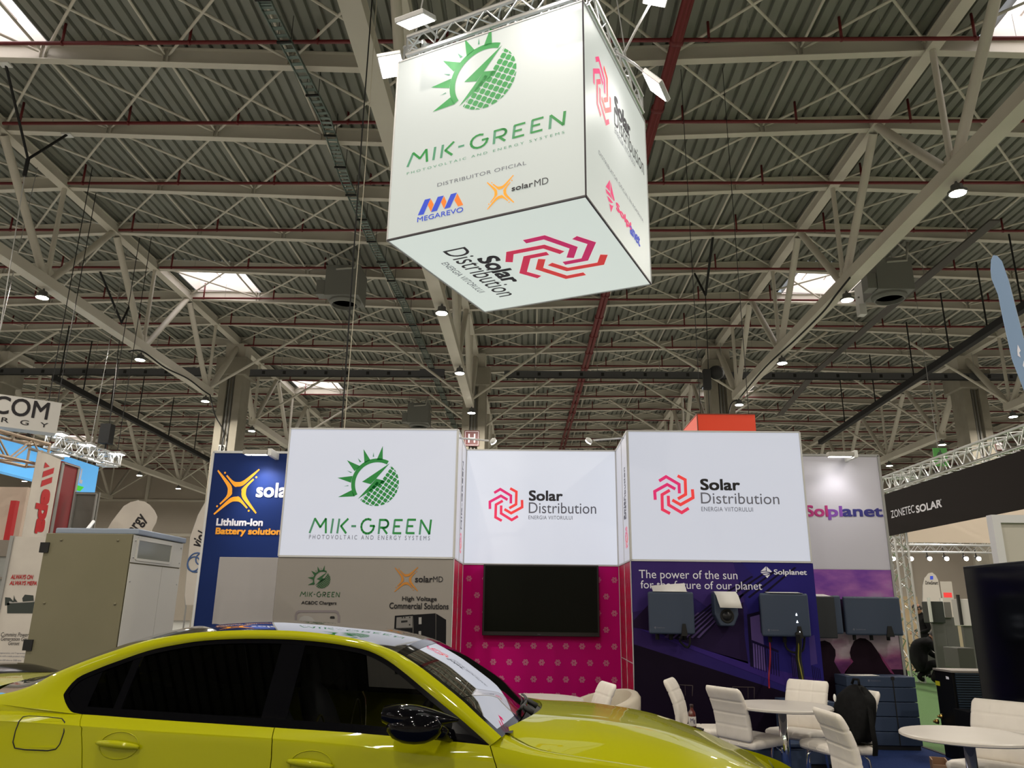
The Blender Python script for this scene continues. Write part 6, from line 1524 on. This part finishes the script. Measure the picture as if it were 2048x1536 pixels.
# brown truss above
A, B = at(-80, 872, Z=4.05), at(76, 911, Z=4.05); o = thing('truss_beam', 'aluminium truss beam at the left edge in front of the blue sign', 'truss', A)
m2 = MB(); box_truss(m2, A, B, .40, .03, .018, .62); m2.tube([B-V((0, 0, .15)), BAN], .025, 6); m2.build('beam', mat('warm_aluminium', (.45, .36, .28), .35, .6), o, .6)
m2 = MB(); box_truss(m2, V((A.x, A.y, 0)), V((A.x, A.y, 3.83)), .3, .03, .015, .5, V((0, 1, 0))); m2.build('tower', ALU, o, .6)
# blue illuminated sign
BLS = mat('blue_lightbox', srgb(84, 165, 226), .5, em=.62)
o, pl, L_ = upright('lightbox_sign', 'bright sky-blue illuminated sign with a white letter at the left', 'sign', ((-60, 849), (198, 934)), 6.0, 5.02, BLS, .3)
u = pl.px(187, 984); 
words_px(o, pl, 'L', (158, 964), (167, 941), WHITEI, .01, bold=.06); v = pl.px(152, 984); MB().flat([[(v[0], 5.03), (L_-.9, 5.03), (v[0]+.4, 5.2), (v[0], 5.2)]], *pl.k, .012).build('green_print', mat('green_print', (.05, .6, .02), .5, em=.4), o)
for t in (.5, L_-.5): MB().tube([pl.P(t, 6.0, -.15), (pl.P(t, 0).x, pl.P(t, 0).y, ZP+.1)], .012, 5).build('wire', GREY, o)
# hanging light truss with floods
o = thing('lighting_truss', 'bright aluminium lighting truss hanging at the left behind the blue sign', 'truss', at(103, 880, Z=6.0))
P1, P2, P3 = at(101, 882, Z=6.0), at(232, 921, Z=6.0), at(118, 912, Z=5.85)
P3 = V((P1.x-(P2.x-P1.x)*.0+1.0, P2.y+.6, 6.0))
for p, q in ((P1, P2), (V((P1.x-.2, P2.y, 6.0)), P2)):
    m2 = MB(); box_truss(m2, p, q, .35, .03, .014, .5); m2.build('beam', ALU, o, .6)
FL2 = mat('flood_lens_bright', (1, .98, .94), .4, em=24)
for q in (P1, P2): MB().tube([q, (q.x, q.y, ZP)], .012, 5).build('wire', MATTBLACK, o)
MB().box((P2.x-.6, P2.y-.2, 6.55), (P2.x-.25, P2.y+.1, 7.2)).tube([(P2.x-.42, P2.y, 6.2), (P2.x-.42, P2.y, 6.6)], .03, 6).tube([(P2.x-.42, P2.y, 7.2), (P2.x-.42, P2.y, ZP)], .012, 5).build('chain_hoist', MATTBLACK, o)
for i, (x, y, pos) in enumerate(((114, 866, 'top left end'), (171, 888, 'middle'), (117, 908, 'lower left end'), (231, 906, 'right end'))):
    c = at(x, y, Y=P1.y+(P2.y-P1.y)*((x-101)/131.0)-.3); s_ = thing('floodlight', 'glaring flood lamp at the %s of the left lighting truss' % pos, 'floodlight', c, 'flood lamps on the left lighting truss')
    MB().box((c.x-.2, c.y-.06, c.z-.02), (c.x+.2, c.y+.3, c.z+.05)).tube([c+V((0, .2, .03)), c+V((0, .35, -.30 if i != 2 else .35))], .02, 6).build('housing', GREY, s_, bevel=.01)
    MB().add([c+V(p) for p in ((-.18, -.06, -.025), (.18, -.06, -.025), (.18, .28, -.025), (-.18, .28, -.025))], [(0, 1, 2, 3)]).build('lens', FL2, s_)
# white sign with dark letters
o, pl, L_ = upright('hanging_sign', 'white hanging sign with the dark letters COM and RGY at the left edge', 'hanging sign', ((-70, 778), (124, 806)), 6.75, 5.9, mat('white_sign', (.56, .55, .53), .5), .5)
words_px(o, pl, 'COM', (-16, 825), (100, 806), DARKT, .006, bold=.012); words_px(o, pl, 'R G Y', (2, 844), (97, 846.5), DARKT, .006, bold=.005, spacing=1.5)
c = at(56, 318, Y=17.3); e1 = at(8, 148, Y=15.45); e2 = at(140, 287, Y=18.5)
e1 = V((e1.x, 15.42, ZP+fold(e1.x)+.01)); e2 = V((e2.x, 18.33, ZP+fold(e2.x)+.01))
st_ = thing('strap_sling', 'black two-legged strap sling under the roof at the upper left', 'sling', c, 'black strap slings under the roof')
MB().tube([e1, c], .035, 6).build('strap', MATTBLACK, st_); MB().tube([e2, c], .035, 6).build('strap', MATTBLACK, st_); MB().tube([c, c-V((0, 0, .5))], .05, 6).build('shackle', MATTBLACK, st_)
MB().tube([c-V((0, 0, .4)), pl.P(.55, 6.75, -.25)], .014, 5).build('chain', mat('pale_chain', (.55, .55, .55), .4, .5), st_)
for e in (e1, e2): MB().box((e.x-.13, e.y-.1, e.z-.05), (e.x+.13, e.y+.1, e.z-.005)).build('clamp', WHITE, st_)
A_ = pl.P(L_-.3, 6.75, -.25); MB().tube([A_, (A_.x, A_.y, ZP)], .012, 5).build('wire', MATTBLACK, o)
# feather flags behind the cabinet
o, pl = feather('feather_flag', 'rounded white feather flag rising behind the power cabinet', [(205, 1100), (208, 1070), (224, 1043), (248, 1012), (262, 1004), (276, 1001), (289, 1003), (300, 1010), (309, 1021), (315, 1034), (312, 1046), (304, 1060), (300, 1100)], 13.0, CLOTHW, [(205, 1110), (208, 1070), (224, 1043), (248, 1012), (276, 1001)], 0, 'white feather flags at the left')
v0, v1 = V(pl.P(*pl.px(272, 1072))), V(pl.P(*pl.px(297, 1038))); tp = Plane(v0, v1-v0, V((0, -1, 0)).cross(v1-v0)); put_text(MB(), 'ergy', *tp.k, 0, (v1-v0).length, -.02, .17, .008, bold=.02).build('lettering', DARKT, o)
o, pl = feather('feather_flag', 'white feather flag with blue rings squeezed beside the navy wall', [(372, 1210), (370, 1190), (374, 1143), (381, 1074), (397, 1029), (420, 990), (432, 990), (432, 1210)], 10.9, CLOTHW, [(371, 1215), (370, 1190), (374, 1143), (381, 1074), (397, 1029), (420, 990)], 0, 'white feather flags at the left')
v0, v1 = V(pl.P(*pl.px(398, 1096))), V(pl.P(*pl.px(414, 1070))); tp = Plane(v0, v1-v0, V((0, -1, 0)).cross(v1-v0)); put_text(MB(), 'viol', *tp.k, 0, (v1-v0).length, -.02, .14, .008, bold=.02).build('lettering', DARKT, o)
m2 = MB()
for k, (x, y, r) in enumerate(((393, 1125, .12), (388, 1128, .09), (402, 1118, .07))):
    c = pl.P(*pl.px(x, y), .008); m2.tube([c+V((r*cos(2*pi*j/20), 0, r*1.1*sin(2*pi*j/20))) for j in range(21)], .010, 5)
m2.build('ring_emblem', mat('ring_blue', (.06, .13, .32), .6), o, True)
# low dark things between cabinet and navy wall
tag(MB().box((-4.30, 10.2, 0), (-4.0, 10.5, 1.72)).build('speaker_column', mat('navy_black', (.01, .012, .02), .5)), 'dark narrow column behind the left edge of the navy wall', 'column')

# ================================================================ signs on and between the columns
pl = wallplane(YC-.60); a, b = pl.px(928, 892), pl.px(959, 861)
o = thing('column_sign', 'square red sign with a white H on the middle column', 'sign', (a[0], YC-.6, a[1]))
MB().box((a[0], YC-.60, a[1]), (b[0], YC-.57, b[1])).build('plate', mat('sign_red', (.11, .004, .008), .5), o)
m2 = MB(); rim(m2, pl, a[0]+.05, a[1]+.05, b[0]-.05, b[1]-.05, .018, .004); m2.build('border_line', WHITEI, o)
words(o, pl, 'H', a[0]+.2, b[0]-.2, a[1]+.17, b[1]-.17, WHITEI, .006, bold=.012)
a, b = pl.px(437, 902), pl.px(449, 891); o = thing('number_plate', 'small white plate with the number 10 on the left column', 'sign', (a[0], YC-.6, a[1]))
MB().box((a[0]-.03, YC-.60, a[1]-.03), (b[0]+.03, YC-.57, b[1]+.03)).build('plate', mat('plate_white', (.6, .6, .57), .5), o); words(o, pl, '10', a[0], b[0], a[1]+.03, b[1]-.03, DARKT, .006, bold=.02)
# orange hanging box
ORB = mat('orange_lightbox', srgb(218, 56, 14), .5, em=.17)
a, b = at(1394, 828, Y=16), at(1510, 833, Y=16); d = at(1357, 850, Z=a.z); yk = max(17.5, d.y)
o = thing('hanging_box_sign', 'orange illuminated box sign hanging behind the right tower', 'hanging sign', (a.x, 16, a.z-.8))
MB().box((a.x, 16, a.z-.75), (b.x, yk, a.z)).build('fabric_box', ORB, o)
m2 = MB().bar((a.x, 16, a.z-.75), (a.x, 16, a.z), .02).bar((a.x, 16, a.z), (b.x, 16, a.z), .02).bar((a.x, 16, a.z), (a.x, yk, a.z), .02); m2.build('edge_profile', mat('orange_edge', (.2, .03, .01), .5), o)
for (x, y) in ((a.x+.1, 16.1), (b.x-.1, 16.1)): MB().tube([(x, y, a.z-.05), (x, y, ZP+fold(x)+.44)], .008, 5).build('wire', MATTBLACK, o)
# chain hoist above it and strap
HY = 26.0; c = at(1417, 745, Y=HY); t_ = at(1411, 590, Y=HY)
o = thing('chain_hoist', 'black chain hoist hanging on a strap above the right tower', 'hoist', c)
MB().box((c.x-.20, HY-.12, c.z-.62), (c.x+.06, HY+.12, c.z+.1)).build('motor', MATTBLACK, o, bevel=.02); MB().ball((c.x+.28, HY, c.z+.0), (.28, .2, .26), 12).build('chain_bag', MATTBLACK, o, True)
MB().tube([c, t_], .016, 5).build('chain', MATTBLACK, o)
for (x, y, yy) in ((1426, 478, 24.38), (1389, 547, 27.41)):
    e = at(x, y, Y=yy); e.z = ZP+fold(e.x)+.01; MB().tube([t_, e], .045, 6).build('strap', MATTBLACK, o)
MB().tube([c-V((.05, 0, .4)), (c.x-.05, HY, 5.2)], .014, 5).build('chain', MATTBLACK, o)
m2 = MB(); box_truss(m2, (c.x-2.0, HY, 5.1), (c.x+1.6, HY, 5.1), .29, .025, .012, .45); m2.build('truss_beam', ALU, o, .6)
# second sling at the left, with its chain
c = at(243, 645, Y=29.0); st_ = thing('strap_sling', 'black strap sling with a long chain below the left truss', 'sling', c, 'black strap slings under the roof')
for (x, y, yy) in ((199, 548, 27.41), (262, 612, 30.44)):
    e = at(x, y, Y=yy); e.z = ZP+fold(e.x)+.01; MB().tube([c, e], .045, 6).build('strap', MATTBLACK, st_)
MB().tube([c, (P2.x-.42, P2.y, 7.3)], .014, 5).build('chain', MATTBLACK, st_)
c = at(318, 470, Y=22); 
# suspension cables above the left tower
p = at(683, 860, Y=9.5); o = thing('suspension_cable', 'thin dark cable and pale rope running from the roof to the left tower', 'cable', (p.x, 9.5, ZT))
MB().tube([(p.x, 9.5, ZT-.01), (p.x-.03, 9.5, 8), (p.x-.02, 9.42, ZP+fold(p.x)+.1)], .010, 6).build('cable', MATTBLACK, o); MB().tube([(p.x+.035, 9.5, ZT-.01), (p.x+.05, 9.52, 7.5), (p.x+.03, 9.44, ZP+fold(p.x)+.1)], .006, 5).build('rope', mat('pale_rope', (.5, .46, .36), .8), o)
# rope and cable strung across the hall between truss nodes
def sag(a, b, s_, n=14): return [V(a).lerp(V(b), i/n)-V((0, 0, 4*s_*(i/n)*(1-i/n))) for i in range(n+1)]
CB = MATTBLACK
for lab, pts in (('black cable draped along the lower chord of the left truss', [at(258, 703, X=-14.56), at(285, 703, X=-14.56), at(330, 735, X=-14.56), at(375, 757, X=-14.56), at(405, 780, X=-14.56), at(420, 790, X=-14.56)]),
                 ('black cable draped along the lower chord of the right truss', [at(1700, 555, X=9.06), at(1672, 590, X=9.06), at(1645, 625, X=9.06), at(1590, 680, X=9.06), at(1530, 735, X=9.06), at(1480, 795, X=9.06)])):
    cable('draped_cable', lab, pts, .03, CB)
p = at(1474, 800, X=9.06); cable('hanging_cable', 'black cable hanging from the right truss end beside its column', [p, at(1460, 815, X=8.9), (8.85, 34.5, 8.6), (8.8, 34.4, 4), (8.8, 34.4, .02)], .03, CB)
p = at(420, 790, X=-14.4); cable('hanging_cable', 'black cable hanging from the left truss end onto its column', [p, at(430, 830, Y=35), at(447, 862, Y=35.6), at(445, 880, Y=35.8), at(442, 905, Y=35.8)], .03, CB)
# black rails
for lab, A, B in (('long black rail slanting away under the roof at the left', at(108, 756, Z=11.2), at(432, 927, Z=11.2)), ('long black rail slanting away under the roof at the right', at(2060, 605, Z=11.2), at(1640, 885, Z=11.2))):
    B = A+(B-A)*min(1, (YB-2-A.y)/(B.y-A.y))
    o = thing('black_rail', lab, 'rail', A); MB().bar(A, B, .22, .26).build('rail', MATTBLACK, o)
    for t in (.02, .12, .25, .4, .6, .8): q = A.lerp(B, t); MB().tube([q, (q.x, q.y, ZP+fold(q.x)+.05)], .03, 5).build('hanger', MATTBLACK, o)
# heaters
def heater(label, px, Z, s=1.25, rz=0, lv=True):
    c = at(*px, Z=Z); o = thing('heater_unit', label, 'heater', c, 'square air heaters under the roof'); G2 = mat('heater_grey', (.20, .205, .19), .55); h_ = s/2
    MB().box((c.x-h_, c.y-h_, Z), (c.x+h_, c.y+h_, Z+.95*s)).build('casing', G2, o, bevel=.02)
    MB().box((c.x-h_-.32, c.y-h_+.05, Z+.05), (c.x-h_, c.y-.1, Z+.62)).build('control_box', G2, o, bevel=.02)
    MB().lathe([(h_*.92, 0), (h_*.92, -.07), (h_*.80, -.16), (h_*.74, -.16), (h_*.74, 0)], (c.x, c.y, Z), 28).build('outlet_ring', G2, o, radians(35)); MB().lathe([(0, -.02), (h_*.74, -.02)], (c.x, c.y, Z), 28).build('outlet', BLACK, o)
    MB().tube([(c.x-h_*.4, c.y-h_*1.05, Z+.8*s), (c.x+h_*.7, c.y-h_*1.05, Z+.84*s), (c.x+h_*.9, c.y-h_*1.05, Z+1.4*s)], .045, 8).build('flue_pipe', mat('flue_white', (.42, .42, .38), .5), o, True)
    for sx in (-1, 1):
        for sy in (-1, 1): x, y = c.x+sx*h_*.9, c.y+sy*h_*.9; MB().tube([(x, y, Z+.9*s), (x, y, ZP+fold(x)+.44)], .015, 5).build('rod', GREY, o)
    return c
heater('grey air heater under the roof left of the cube', (690, 603), 12.3); c = heater('grey air heater under the roof at the right, white boards beside it', (1778, 592), 12.2); heater('far grey air heater above the left tower', (838, 850), 12.2, 1.3)
q = at(1722, 605, Z=12.4); o = thing('antenna_panel', 'white board with a small white box beside the right air heater', 'panel', q)
MB().box((q.x-.04, q.y-.35, 12.0), (q.x, q.y+.35, 13.1)).build('panel', mat('white_board', (.7, .7, .68), .5), o, bevel=.01); MB().box((q.x-.3, q.y-.5, 11.75), (q.x-.05, q.y-.2, 12.15)).build('small_box', mat('white_board', (.7, .7, .68), .5), o, bevel=.01)
MB().bar((q.x, q.y, 12.6), (c.x-.6, q.y, 12.6), .05).build('bracket', GREY, o)
